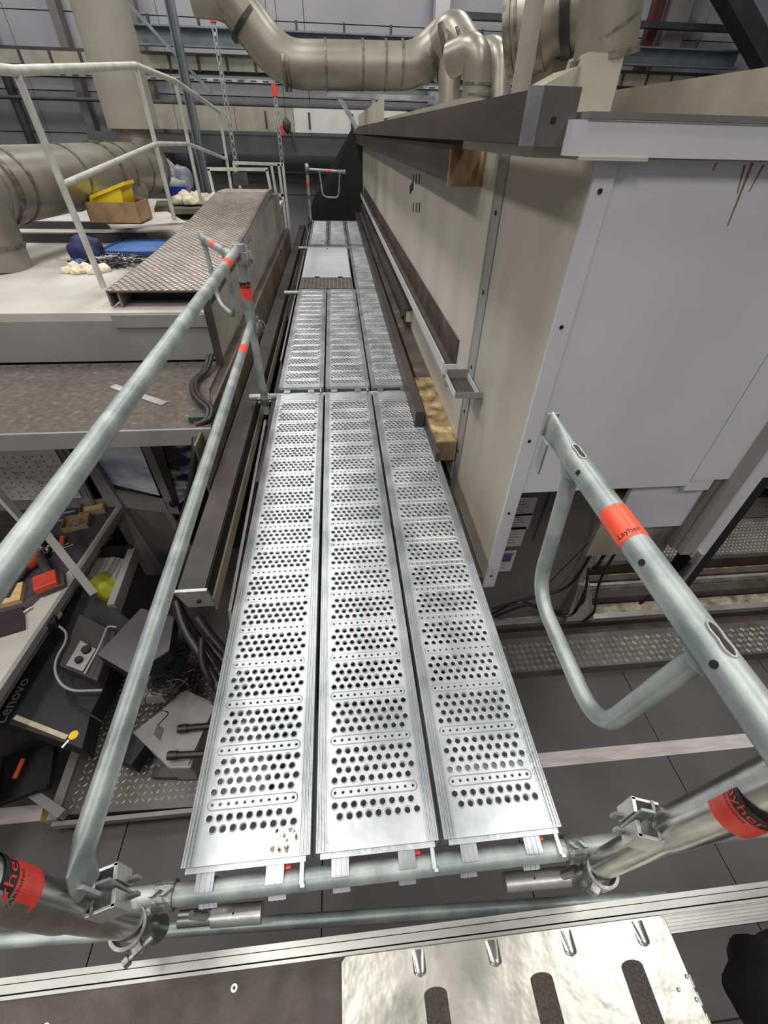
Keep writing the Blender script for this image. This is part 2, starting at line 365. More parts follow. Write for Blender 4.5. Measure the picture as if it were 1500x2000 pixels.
MB().tube(fillet([A.lerp(B, .97), B+Vector((-.02, -.12, 0)), Vector((-2.42, 4.05, .46))], .38, 10), .255, 32).build('elbow', DUCT, o)
ring(o, A.lerp(B, .97), B-A, .265, .05, .02); ring(o, (-2.41, 4.06, .62), (0, 0, 1), .255, .03, .012)
MB().blob(A.lerp(B, .28)+Vector((.05, 0, -.18)), .22, .25, .2, .05, 3, 5).build('branch', DUCT, o)
# centre duct at y ~ 8
Y = 7.2
def P_(u, v, y=Y): return at(u, v, y=y)
pc = [P_(395, -70), P_(470, 18), P_(548, 127), P_(700, 129), P_(815, 131), P_(868, 78)]
rr = rad(70, pc[3]); o = thing('round_duct', 'long beige horizontal duct with two bends in front of the back wall', 'duct', pc[3])
MB().tube([P_(375, -10), P_(420, -6), P_(462, 8)], rr*.8, 24).build('upper_run', DUCT, o)
MB().tube(fillet(pc, [0, .45, .5, 0, .4, 0], 6), rr, 32).build('pipe', DUCT, o)
for u, w_ in ((556, .03), (564, .02), (637, .02), (708, .02), (752, .02), (784, .02)):
    ring(o, P_(u, 128), (1, 0, 0), rr, w_, .012)
ring(o, P_(481, 43), pc[2]-pc[1], rr, .05, .016, RUBBER)
for u, c in ((836, 118), ): ring(o, P_(u, c), P_(868, 78)-P_(815, 131), rr, .03, .015)
for k, u in enumerate((625, 725, 775)):
    MB().box(P_(u, 168).x-.12, P_(u, 168).x+.12, Y-.1, Y+.1, P_(u, 172).z, P_(u, 160).z).build('support_foot', DARKG, o)
MB().box(P_(640, 180).x, P_(850, 180).x, Y-.05, Y+.05, P_(640, 190).z, P_(640, 181).z).build('support_rail', GALV, None, 'thin galvanised rail under the long horizontal duct', 'rail')
MB().box(P_(726, 185).x, P_(733, 185).x, Y-.03, Y+.03, P_(730, 250).z, P_(730, 181).z).build('support_post', GALV, None, 'short galvanised post under the support rail', 'post')
MB().bar(P_(662, 190), P_(697, 250), .05, .05).build('support_brace', GALV, None, 'slanting tube between the support rail and the black cover', 'brace')
o = thing('elbow_duct', 'shiny duct elbow turning down right of the long horizontal duct', 'duct', P_(890, 190, 6.6))
q = [P_(862, 92, 6.9), P_(885, 62, 6.8), P_(912, 105, 6.6)]
MB().tube(fillet(q, .5, 8), rad(68, q[1]), 28).build('elbow', DUCT, o)
MB().tube([P_(912, 80, 6.9), P_(886, 112, 6.75), P_(878, 150, 6.7), Vector((P_(883, 190, 6.6).x, 6.6, 1.3))], [rad(50, q[1]), rad(58, q[1]), rad(46, q[1]), rad(36, q[1])], 28).build('body', DUCT, o)
for t, (u, v) in enumerate(((868, 92), (897, 100))): ring(o, P_(u, v, 6.6), Vector((.8, 0, .3)), rad(64, q[1]), .03, .012)
o = thing('elbow_duct', 'narrow upright duct elbow standing in front of the shiny elbow', 'duct', P_(932, 195, 5.6))
q = [P_(880, 118, 5.8), P_(935, 92, 5.6), P_(932, 195, 5.6)]; q[2].z = 1.464
MB().tube(fillet(q, .35, 10), rad(52, q[2]), 28).build('pipe', DUCT, o)
ring(o, P_(932, 165, 5.6), (0, 0, 1), rad(52, q[2]), .02, .01); ring(o, P_(932, 186, 5.6), (0, 0, 1), rad(52, q[2]), .02, .01)
ring(o, P_(903, 108, 5.75), (1, -.1, .3), rad(50, q[2]), .02, .01)
o = thing('elbow_duct', 'small duct elbow half hidden between the narrow elbow and the large drum duct', 'duct', P_(980, 190, 6))
MB().tube(fillet([P_(940, 105, 7.3), P_(975, 100, 7.0), Vector((P_(985, 185, 6.8).x, 6.8, 1.3))], .3, 8), rad(48, P_(985, 150, 6.8)), 24).build('pipe', DUCT, o)
# right: drum, square chute, vertical duct, post
yd = 3.4
o = thing('drum_duct', 'large drum-shaped duct with collars at top right behind the round post', 'duct', P_(1060, 190, yd))
A = P_(1004, 62, yd); B = P_(1150, 10, yd-.2); r1 = rad(136, A)
MB().tube([A, A.lerp(B, .45), A.lerp(B, .6), B], [r1, r1, r1*.8, r1*.78], 36).build('drum', DUCT, o)
ring(o, A, B-A, r1, .04, .02); ring(o, A.lerp(B, .12), B-A, r1, .015, .012); ring(o, A.lerp(B, .42), B-A, r1, .03, .008); ring(o, A.lerp(B, .75), B-A, r1*.79, .05, .03, RUBBER)
MB().tube([P_(1075, 95, yd), P_(1062, 210, yd)], [rad(86, A), rad(72, A)], 24).build('outlet', DUCT, o)
ring(o, P_(1071, 118, yd), (0, 0, 1), rad(84, A), .015, .01)
yv = 2.7
o = thing('vertical_duct', 'fat beige vertical duct with a square foot at top right', 'duct', P_(1170, 205, yv))
A = P_(1200, -60, yv); B = P_(1180, 112, yv); r1 = rad(112, B)
MB().tube([A, B], r1, 36).build('pipe', DUCT, o)
ring(o, B, B-A, r1, .025, .015); ring(o, P_(1187, 58, yv), B-A+Vector((.12, 0, 0)), r1*1.0, .012, .004)
zc = B.z; zb = 1.43; c = B
MB().hexa([(c.x-.17, yv-.16, zb), (c.x+.03, yv-.16, zb), (c.x+.10, yv+.16, zb), (c.x-.17, yv+.16, zb), (c.x-.15, yv-.15, zc), (c.x+.03, yv-.15, zc), (c.x+.16, yv+.10, zc), (c.x-.13, yv+.13, zc)]).build('square_foot', BEIGE, o)
MB().prism([P_(1022, 188, yv-.1), P_(1128, 130, yv-.1), P_(1170, 126, yv-.1), P_(1170, 200, yv-.1), P_(1022, 215, yv-.1)], (0, .3, 0)).build('sloped_chute', BEIGE, o)
A = at(1016, 178, x=.965); A.z = 1.46
B = at(1050, -40, y=A.y)
o = MB().tube([A, Vector((A.x, A.y, B.z))], rad(36, A)*.95, 20).build('round_post', BEIGE, None, 'round beige post standing on the end of the steel beam', 'post')

# ================================================================ RIGHT MACHINE
XW = 1.10; F = .955
M = thing('machine_enclosure', 'tall cream and white machine enclosure along the right side of the walkway', 'machine', (XW, F, FZ))
MB().box(XW, XW+.03, F+.002, 1.62, -.25, 1.36).build('side_panel', CREAMD, M)
MB().box(XW-.005, XW+.03, 1.624, 1.72, -.36, 1.36).build('cover_strip', mat('strip_grey', (140,140,138), (154,154,151), 2, .1, .5), M, 'grey cover strip with dark screws')
MB().box(XW-.012, XW+.03, 1.724, 7.2, -.2, 1.36).build('side_panel', CREAM, M)
MB().box(XW-.012, XW+.03, 7.206, 11.2, -.2, 1.36).build('side_panel', CREAM, M)
for z in (1.15, .86, .52, .28, .03): MB().cyl((XW-.009, 1.672, z), (XW, 1.672, z), .009, 10).build('screw', BLACKP, M)
MB().box(XW+.03, XW+.95, F+.01, 11.2, 1.30, 1.36).build('roof_sheet', CREAM, M)
MB().box(XW+.90, XW+.93, F+.01, 6, -.1, 1.30).build('inner_panel', GREYD, M)
MB().box(XW-.003, XW+.052, F-.012, F, -.285, 1.362).build('corner_strip', WHITE, M, 'narrow white corner strip with screws')
for z in (1.28, .95, .55, .2, -.2): MB().cyl((XW+.022, F-.016, z), (XW+.022, F-.011, z), .006, 8).build('screw', BLACKP, M)
MB().box(XW+.056, 1.868, F-.004, F+.02, .30, 1.343).build('front_panel', WHITE, M)
MB().box(1.872, 2.6, F-.004, F+.02, .325, 1.343).build('front_panel', WHITE, M)
MB().box(1.66, 2.03, F+.03, F+.05, .03, .32).build('lower_front_panel', WHITE, M)
MB().box(1.868, 1.98, F-.002, F+.02, .27, .325).build('lower_front_panel', WHITE, M)
MB().box(1.62, 2.03, F+.06, F+.08, -.18, .05).build('stained_base_panel', mat('oil_stain', (92,82,70), (168,160,146), 3, 0, .6, stretch=(1,1,.4)), M, 'base panel stained brown')
MB().box(1.0, 2.8, F-.045, F-.01, 1.347, 1.41).build('fascia', WHITE, M, 'white horizontal fascia band with chipped edges')
MB().box(1.03, 2.8, F-.05, F+.05, 1.412, 1.424).build('fascia_cap', GREYD, M, 'dirty grey cap above the fascia')
MB().box(XW-.07, 1.2, F-.05, F+.03, 1.340, 1.347).build('flange', CREAMD, M)
for (u, v, h) in ((803, 364, .16),):
    p = at(u, v, x=XW-.013); MB().tube([(XW-.014, p.y-.12, p.z+.02), (XW-.014, p.y+.06, p.z-.03)], .03, 10, flat=[(.05, 1), (.05, 1)]).build('slot', BLACKP, M)
for k in range(3):
    for v in (350, 405):
        p = at(807+k*6, v, x=XW-.013); MB().box(XW-.0145, XW-.012, p.y-.02, p.y+.02, p.z-.03, p.z+.03).build('slot', BLACKP, M)
# drip stains as thin rust runs on the front panel
for (u, v, u2, v2, wd) in ((1470, 318, 1421, 442, .004), (1400, 318, 1392, 334, .003), (1455, 322, 1440, 378, .003), (1492, 322, 1463, 375, .003)):
    a = at(u, v, y=F-.005); b = at(u2, v2, y=F-.005); d = (b-a); sx = Vector((wd, 0, 0))
    MB().prism([a-sx, a+sx, b+sx*.3, b-sx*.3], (0, .001, 0)).build('rust_run', RUST, M)
# corner channel at the right
o = thing('door_track', 'grey channel and dark rail closing the right edge of the front panels', 'rail', (2.05, F, -.12))
MB().box(2.04, 2.10, F-.02, F+.03, -.12, 1.34).build('channel', GREYP, o)
MB().box(2.104, 2.16, F-.03, F+.05, -.14, 1.34).build('channel', WHITE, o)
MB().box(2.164, 2.25, F, F+.1, -.45, 1.34).build('dark_post', BLACK, o)
MB().box(2.10, 2.12, F-.06, F-.03, -.33, -.08).build('latch', ALU, o)
MB().tube([(2.0, F-.02, -.5), (2.06, F-.05, -.25), (2.11, F-.04, -.15)], .008, 8).build('cable', RUBBER, o)
# recessed base cabinet behind/below
M2 = thing('base_cabinet', 'grey base cabinet recessed under the white front panel', 'cabinet', (1.7, 1.85, FZ))
MB().box(1.12, 2.36, 1.85, 2.6, -1.95, .1).build('body', GREYD, M2)
MB().box(1.84, 2.28, 1.835, 1.85, -.92, -.1).build('inset_panel', mat('taupe_panel', (98,92,89), (108,102,98), 2, 0, .5), M2, 'taupe inset panel')
MB().box(2.36, 2.42, 1.83, 2.6, -1.95, -.2).build('corner_profile', GREYP, M2)
MB().hexa([(2.34, 1.72, FZ+.1), (2.62, 1.72, FZ+.1), (2.62, 2.1, FZ+.1), (2.34, 2.1, FZ+.1), (2.36, 1.8, -1.45), (2.46, 1.8, -1.45), (2.46, 2.1, -1.45), (2.36, 2.1, -1.45)]).build('wedge_foot', GREYP, M2)
def sheet(u0, v0, w_, h, y, nm, lab):
    p = at(u0, v0, y=y); s = MB().box(p.x, p.x+w_, y-.004, y, p.z-h, p.z).build(nm, PAPER, None, lab, 'sign')
    for i in range(5): MB().box(p.x+.02, p.x+w_*(.55+.1*(i % 3)), y-.005, y-.004, p.z-h*(.2+.15*i)-.006, p.z-h*(.2+.15*i)).build('print_line', GREYP, s)
    return s
sheet(1004, 972, .17, .17, 1.845, 'notice_sheet', 'topmost printed notice on the grey base cabinet beside the white corner strip')
sheet(996, 1004, .17, .155, 1.845, 'notice_sheet', 'middle printed notice on the grey base cabinet')
sheet(990, 1030, .15, .20, 1.845, 'notice_sheet', 'lower printed notice with a small picture on the grey base cabinet')
s_ = sheet(975, 1076, .14, .24, 1.845, 'notice_sheet', 'lowest notice with a blue print on the grey base cabinet')
p = at(980, 1082, y=1.838); MB().box(p.x, p.x+.09, 1.838, 1.840, p.z-.09, p.z).build('blue_print', mat('blue_print', (84,86,140), (104,106,156), 30), s_)
# beams over the wall
o = thing('steel_beam', 'dark steel beam over the enclosure with a lighter bolted end plate', 'beam', (.955, F, 1.364))
MB().box(.905, 1.012, .965, 11.2, 1.366, 1.458).build('beam_body', DSTEEL, o)
MB().box(.93, 1.016, .945, .963, 1.362, 1.464).build('end_plate', mat('end_plate_steel', (84,80,80), (112,108,108), 6, .4, .45, stretch=(1,1,.4)), o, 'end plate with one hole')
MB().box(.899, .9295, .945, .963, 1.362, 1.464).build('end_strip', LSTEEL, o, 'lighter scraped strip')
MB().cyl((.965, .944, 1.408), (.965, .95, 1.408), .007, 14).build('hole', BLACKP, o)
MB().box(.95, 1.08, 1.0, 1.75, 1.34, 1.364).build('bottom_flange', CREAMD, o)
o = thing('lower_beam', 'second dark steel beam under the first, with a rusty boxed end', 'beam', (1.0, 1.9, 1.2))
MB().box(.945, XW-.014, 1.93, 11.2, 1.225, 1.35).build('beam_body', DSTEEL, o)
MB().box(.94, XW-.013, 1.90, 1.93, 1.215, 1.352).build('rusty_end', RUST, o, 'rust and oil stained end block')
for k, y in enumerate((2.6, 4.4)): MB().box(1.05, XW-.014, y, y+.1, 1.205, 1.225).build('clip', DARKG, o)
p0 = [(.93, 4.6, 1.458), (.93, 9.5, 1.458), (.93, 9.5, 1.50), (.93, 5.0, 1.60), (.93, 4.6, 1.60)]
MB().box(.98, 1.3, 2.0, 11.0, 1.462, 1.49).build('roof_lining', BEIGE, None, 'beige strip lying along the top of the steel beam', 'strip')
MB().hexa([(.93, 5.0, 1.462), (.95, 5.0, 1.462), (.95, 9.5, 1.462), (.93, 9.5, 1.462), (.93, 5.0, 1.62), (.95, 5.0, 1.62), (.95, 9.5, 1.6), (.93, 9.5, 1.6)]).build('deflector_plate', CREAMD, None, 'stained pale plate on edge on top of the steel beam', 'plate')
MB().hexa([(2.15, 1.75, 1.425), (2.19, 1.75, 1.425), (2.19, 3.6, 1.425), (2.15, 3.6, 1.425), (2.15, 1.75, 1.60), (2.19, 1.75, 1.60), (2.19, 3.6, 1.60), (2.15, 3.6, 1.60)]).build('roof_plate', mat('dusty_plate', (122,114,102), (142,135,122), 3, .1, .7, .1, 20), None, 'dusty brown plate on edge on the enclosure roof at far right', 'plate')
# gutter on the wall
o = thing('wall_gutter', 'oily U-shaped gutter fixed along the cream enclosure wall', 'gutter', (1.06, 2, .4))
MB().box(1.02, XW-.013, 1.93, 10.8, .40, .408).build('gutter_base', BROWN, o)
MB().box(1.015, 1.021, 1.93, 10.8, .375, .44).build('front_lip', WHITE, o, 'white front lip')
MB().box(XW-.02, XW-.013, 1.93, 10.8, .40, .56).build('back_upstand', BROWN, o)
MB().box(1.02, XW-.013, 1.92, 1.93, .375, .43).build('end_cap', WHITE, o)
MB().box(1.03, XW-.013, 1.90, 1.98, .31, .375).build('bracket', GREYP, o)
# second lower rail
o = thing('guide_rail', 'dark guide rail below the gutter with a bolted near end', 'rail', (1.05, 3.6, .2))
MB().box(1.02, XW-.013, 3.55, 10.8, .235, .25).build('rail_top', DSTEEL, o); MB().box(1.02, 1.03, 3.55, 10.8, .15, .235).build('rail_web', DSTEEL, o)
MB().box(1.03, XW-.013, 3.56, 3.7, .14, .23).build('end_bracket', CREAM, o); MB().cyl((1.0, 3.62, .17), (1.03, 3.62, .17), .025, 12).build('bolt', BLACKP, o)
# ledge at deck level
o = thing('wall_ledge', 'oily brown ledge along the foot of the wall with a yellow stained near end', 'ledge', (1.02, 1.7, 0))
MB().box(.982, XW-.014, 2.552, 11.0, -.02, .08).build('ledge_top', BROWN, o)
MB().box(.965, XW-.014, 1.70, 2.55, -.04, .08).build('stained_end', YSTAIN, o, 'yellow stained end section')
MB().box(.962, XW-.014, 1.692, 1.70, -.045, .078).build('end_face', mat('streaky_wood', (106,88,66), (142,124,98), 4, 0, .8, .3, 20, stretch=(6,1,.6)), o)
MB().box(.895, .95, 2.0, 10.9, .003, .105).build('edge_angle', DSTEEL, None, 'upright dark steel strip lying along the right edge of the walkway', 'strip')
o = MB().box(.955, .975, 1.62, 2.2, -.02, .06).build('short_angle', DARKG, None, 'short dark steel angle at the near end of the wall ledge', 'strip')
MB().box(1.01, 1.05, F+.02, 1.68, -.33, -.29).build('under_rail', DARKG, None, 'dark rail below the wall panel beside the walkway', 'rail')
MB().box(1.08, XW-.001, F+.03, 11, -.6, -.26).build('lower_skirt', BROWN, None, 'brown skirt board below the enclosure side panel', 'board')
# drip tray on wall
o = thing('drip_tray', 'small grey steel tray jutting from the wall with an oily floor', 'tray', (1.0, 1.5, .48))
x0, x1, y0, y1, z = .965, XW-.005, 1.44, 1.64, .475
MB().box(x0, x1, y0, y1, z, z+.004).build('tray_floor', BROWN, o)
MB().box(x0, x1, y0-.003, y0, z-.002, z+.026).build('rim', GREYP, o); MB().box(x0-.003, x0, y0, y1, z, z+.03).build('rim', WHITE, o)
MB().box(x0, x1-.02, y1, y1+.003, z, z+.05).build('rim', GREYP, o); MB().box(x1-.025, x1-.022, y0, y1, z, z+.03).build('rim', WHITE, o)
MB().prism([(x1-.035, y0+.01, z), (x1, y0+.01, z), (x1, y0+.01, z-.06)], (0, .004, 0)).build('gusset', GREYP, o)
# black cover at the far end
MB().prism([(-.16, 11.3, -.5), (-.14, 11.3, -.1), (0.0, 11.3, .26), (.9, 11.3, 1.47), (1.5, 11.3, 1.47), (1.5, 11.3, -.5)], (0, .06, 0)).build('black_cover', BLACK, None, 'large black slanted cover plate closing the far end of the walkway', 'cover')

# ---------------------------------------------------------------- right floor: tread plate, tracks
def tread(o, x0, x1, y0, y1, z, px, ln, wd, m, name='tread_pattern', cross=True, ang=math.radians(45), maxn=9000):
    b = MB(); j = 0; y = y0+px/2; n = 0
    while y < y1-px*.3:
        x = x0+px/2; i = 0
        while x < x1-px*.3 and n < maxn:
            a = ang if ((i+j) % 2 == 0 or not cross) else ang+math.pi/2
            c, s = math.cos(a), math.sin(a); dx = Vector((c*ln/2, s*ln/2, 0)); dy = Vector((-s*wd/2, c*wd/2, 0)); P = Vector((x+(px/2 if (not cross and j % 2) else 0), y, z))
            k = len(b.v); b.v += [P-dx, P-dy, P+dx, P+dy, P+Vector((0, 0, .0025))]; b.f += [(k, k+1, k+4), (k+1, k+2, k+4), (k+2, k+3, k+4), (k+3, k, k+4)]
            x += px; i += 1; n += 1
        y += px*(1 if cross else .5); j += 1
    return b.build(name, m, o, kind='stuff')
def bars5(o, x0, x1, y0, y1, z, px, m):
    b = MB(); j = 0; y = y0+px/2
    while y < y1-px/3:
        x = x0+px/2; i = 0
        while x < x1-px/3:
            a = math.radians(45) if (i+j) % 2 == 0 else math.radians(-45); c, s = math.cos(a), math.sin(a)
            for q in (-1, 0, 1):
                P = Vector((x-s*q*px*.2, y+c*q*px*.2, z)); dx = Vector((c*px*.36, s*px*.36, 0)); dy = Vector((-s*px*.05, c*px*.05, 0))
                k = len(b.v); b.v += [P-dx-dy, P+dx-dy, P+dx+dy, P-dx+dy, P-dx*.9+Vector((0,0,.003)), P+dx*.9+Vector((0,0,.003))]; b.f += [(k, k+1, k+5, k+4), (k+2, k+3, k+4, k+5), (k+1, k+2, k+5), (k+3, k, k+4)]
            x += px; i += 1
        y += px; j += 1
    return b.build('tread_pattern', m, o, kind='stuff')
o = thing('tread_step', 'long grey tread plate step beside the machine tracks on the right floor', 'step', (2.5, 1.45, FZ))
MB().box(1.2, 7.5, 1.31, 1.62, FZ, -1.9).build('plate', TREAD, o); bars5(o, 1.25, 4.6, 1.32, 1.61, -1.8995, .05, TREADB)
TR = thing('machine_track', 'set of dark and oily rails and concrete strips behind the tread plate step', 'track', (3, 2, FZ))
OILC = mat('oily_concrete', (96,86,70), (168,158,138), 9, 0, .7, .3, 40, c3=(196,190,174))
for y0, y1, z1, m in ((1.63, 1.70, -1.93, BROWN), (1.70, 1.735, -1.86, DSTEEL), (1.74, 1.80, -1.88, ALU), (1.80, 1.93, -1.93, OILC), (1.94, 2.02, -1.84, DSTEEL), (2.03, 2.09, -1.93, OILC), (2.10, 2.13, -1.86, ALU), (2.14, 2.2, -1.84, BROWN), (2.21, 2.30, -1.95, YSTAIN), (2.31, 2.36, -1.82, DSTEEL)):
    MB().box(1.2, 8.5, y0, y1, FZ, z1).build('rail' if m in (DSTEEL, ALU, BROWN) else 'strip', m, TR)
o = thing('tread_floor', 'tread plate floor beyond the machine tracks on the right', 'step', (4.5, 2.6, FZ))
MB().box(2.6, 8.5, 2.38, 2.95, FZ, -1.9).build('plate', TREAD, o); tread(o, 3.4, 6.2, 2.40, 2.93, -1.8995, .045, .03, .014, TREADB)
o = thing('grating', 'steel grating strip beyond the far tread plate floor', 'grating', (4.5, 3.1, FZ))
g = MB()
for i in range(100): g.box(4.0+i*.035, 4.008+i*.035, 2.97, 3.3, -1.91, -1.9)
for i in range(11): g.box(4.0, 7.5, 2.97+i*.033, 2.975+i*.033, -1.912, -1.902)
g.build('bars', TREAD, o, kind='stuff'); MB().box(4.0, 7.5, 2.96, 3.31, -1.99, -1.98).build('pit_floor', BLACK, o)
# wrapped item on the right and its round table
o = thing('wrapped_turntable', 'round machine part wrapped in clear plastic at the right edge', 'machine part', (6.3, 4.2, FZ))
P = at(1520, 850, z=-1.5); MB().tube([(P.x, P.y, -1.75), (P.x, P.y, -1.6)], 1.0, 40).build('base_disc', DARKG, o)
MB().blob((P.x, P.y, -1.25), .95, .95, .42, .15, 4, 11, zmin=-1.6).build('plastic_wrap', CLEARF, o)
# cables at the base cabinet
cb = [((960, 1190), (1050, 1165), (1110, 1150), (1160, 1080), (1175, 1000)), ((965, 1205), (1040, 1175), (1100, 1200), (1140, 1180), (1150, 1110)),
      ((960, 1200), (1020, 1170), (1070, 1200), (1120, 1205), (1145, 1150)), ((1075, 1225), (1120, 1240), (1160, 1200), (1170, 1130), (1215, 1060))]
for k, pts in enumerate(cb):
    P = [at(u, v, y=1.78-.02*k) for u, v in pts]; P = [Vector((p.x, p.y, max(p.z, FZ+.1))) for p in P]
    MB().tube(fillet(P, .3, 6), .011, 8).build('black_cable', RUBBER, None, ('uppermost of the black cables rising along the grey base cabinet', 'black cable looping low in front of the wedge foot', 'middle black cable in the bundle by the wedge foot', 'black cable hanging free right of the base cabinet')[k], 'cable', 'cables by the base cabinet')
P = [at(1045, 1165, y=1.76), at(1190, 1020, y=1.5)]; MB().tube(P, .003, 6).build('thin_wire', RUBBER, None, 'thin straight wire slanting across the grey base cabinet', 'wire')
o = thing('warning_lamp', 'yellow lamp housing under the white front panel', 'lamp', at(1230, 970, y=1.1))
p = at(1225, 970, y=1.08); MB().blob(p, .07, .05, .03, .03, 3, 2).build('lens', mat('amber_lens', (188,164,70), (200,176,84), 9, 0, .35), o); MB().cyl(p-Vector((0,0,.05)), p-Vector((0,0,.02)), .05, 20).build('base', DARKG, o)
MB().tube([p-Vector((-.04,0,.05)), p-Vector((-.05,0,.2)), p-Vector((-.03,0,.5))], .01, 8).build('cable', RUBBER, o)

# ================================================================ SCAFFOLD DECKS
DW, DL = .32, 2.585
def hole_ring(b, cx, cy, hx, hy, r, lift, seg=12, z=0, down=False):
    """cell (2hx by 2hy) with a round hole of radius r and a raised or sunken rim"""
    angs = [2*math.pi*(k+.5)/seg for k in range(seg)]; ca = math.atan2(hy, hx)
    outer = []; 
    for a in angs:
        c, s = math.cos(a), math.sin(a); t = min(hx/abs(c) if abs(c) > 1e-9 else 1e9, hy/abs(s) if abs(s) > 1e-9 else 1e9); outer.append((cx+c*t, cy+s*t))
    corners = [(cx+hx, cy+hy), (cx-hx, cy+hy), (cx-hx, cy-hy), (cx+hx, cy-hy)]; cang = [ca, math.pi-ca, math.pi+ca, 2*math.pi-ca]
    base = len(b.v)
    for p in outer: b.v.append(Vector((p[0], p[1], z)))
    R = [(r*1.36, z), (r*1.2, z+lift), (r, z+lift*.8), (r*.98, z-.006 if not down else z-.012)]
    for rr_, zz in R:
        for a in angs: b.v.append(Vector((cx+rr_*math.cos(a), cy+rr_*math.sin(a), zz)))
    cbase = len(b.v)
    for p in corners: b.v.append(Vector((p[0], p[1], z)))
    for L in range(len(R)):
        for k in range(seg):
            k2 = (k+1) % seg
            if L == 0:
                a0, a1 = angs[k], angs[k2] if k2 else angs[0]+2*math.pi; cc = None
                for ci, c_ in enumerate(cang):
                    for cx_ in (c_, c_+2*math.pi):
                        if a0 < cx_ < a1: cc = ci
                if cc is None: b.f.append((base+k, base+k2, base+seg+k2, base+seg+k))
                else: b.f.append((base+k, cbase+cc, base+k2, base+seg+k2, base+seg+k))
            else: b.f.append((base+L*seg+k, base+L*seg+k2, base+(L+1)*seg+k2, base+(L+1)*seg+k))
def quad(b, x0, x1, y0, y1, z=0):
    k = len(b.v); b.v += [Vector((x0, y0, z)), Vector((x1, y0, z)), Vector((x1, y1, z)), Vector((x0, y1, z))]; b.f.append((k, k+1, k+2, k+3))
def deck_top():
    b = MB(); X0, X1 = .034, DW-.034; px = .0262; ry = .0252; slot_p = .1375
    y = 0; xs = .037
    def row(yc, stag, hy):
        n = 9; off = xs+(px*.5 if stag else 0); n = 9 if stag else 9
        quad(b, X0, off, yc-hy, yc+hy); quad(b, off+n*px, X1, yc-hy, yc+hy)
        for k in range(n):
            down = (stag and k % 2 == 1)
            hole_ring(b, off+px*(k+.5), yc, px/2, hy, .0080 if not down else .0078, .0032 if not down else -.004, 12, 0, down)
    first = .13
    quad(b, X0, X1, 0, first-.018-2*ry)
    row(first-.018-1.5*ry, True, ry/2); row(first-.018-.5*ry, False, ry/2)
    for s in range(18):
        yc = first+s*slot_p; hh = .018
        sx = .0218; n = 11; off = X0+.006
        quad(b, X0, off, yc-hh, yc+hh); quad(b, off+n*sx, X1, yc-hh, yc+hh)
        for k in range(n): hole_ring(b, off+sx*(k+.5), yc, sx/2, hh, .0042, -.0008, 8)
        # raised stadium outline
        cx0, cx1, r = off+.012, off+n*sx-.012, .0125; path = []
        for k in range(9): a = math.pi/2+math.pi*k/8; path.append((cx0+r*math.cos(a), yc+r*math.sin(a)))
        for k in range(9): a = -math.pi/2+math.pi*k/8; path.append((cx1+r*math.cos(a), yc+r*math.sin(a)))
        kk = len(b.v); m = len(path)
        for (px_, py_) in path:
            ccx = min(max(px_, cx0), cx1); d = Vector((px_-ccx, py_-yc, 0)); d = d.normalized() if d.length > 1e-6 else Vector((0, 1, 0)); P0 = Vector((px_, py_, 0))
            b.v += [P0-d*.0018, P0+Vector((0, 0, .0016)), P0+d*.0018]
        for i in range(m):
            j = (i+1) % m
            b.f += [(kk+3*i, kk+3*j, kk+3*j+1, kk+3*i+1), (kk+3*i+1, kk+3*j+1, kk+3*j+2, kk+3*i+2)]
        if s < 17:
            for q in range(4): row(yc+hh+ry*(q+.5), q % 2 == 0, (slot_p-.036)/8)if False else row(yc+hh+(slot_p-.036)/4*(q+.5), q % 2 == 1, (slot_p-.036)/8)
        else: quad(b, X0, X1, yc+hh, DL)
    return b
DT = thing('steel_deck', '', 'deck', (0, -.085, 0)); DT['_w'] = (0, 0, 0)
dt = deck_top(); me_ob = dt.build('perforated_top', DECKM, DT)
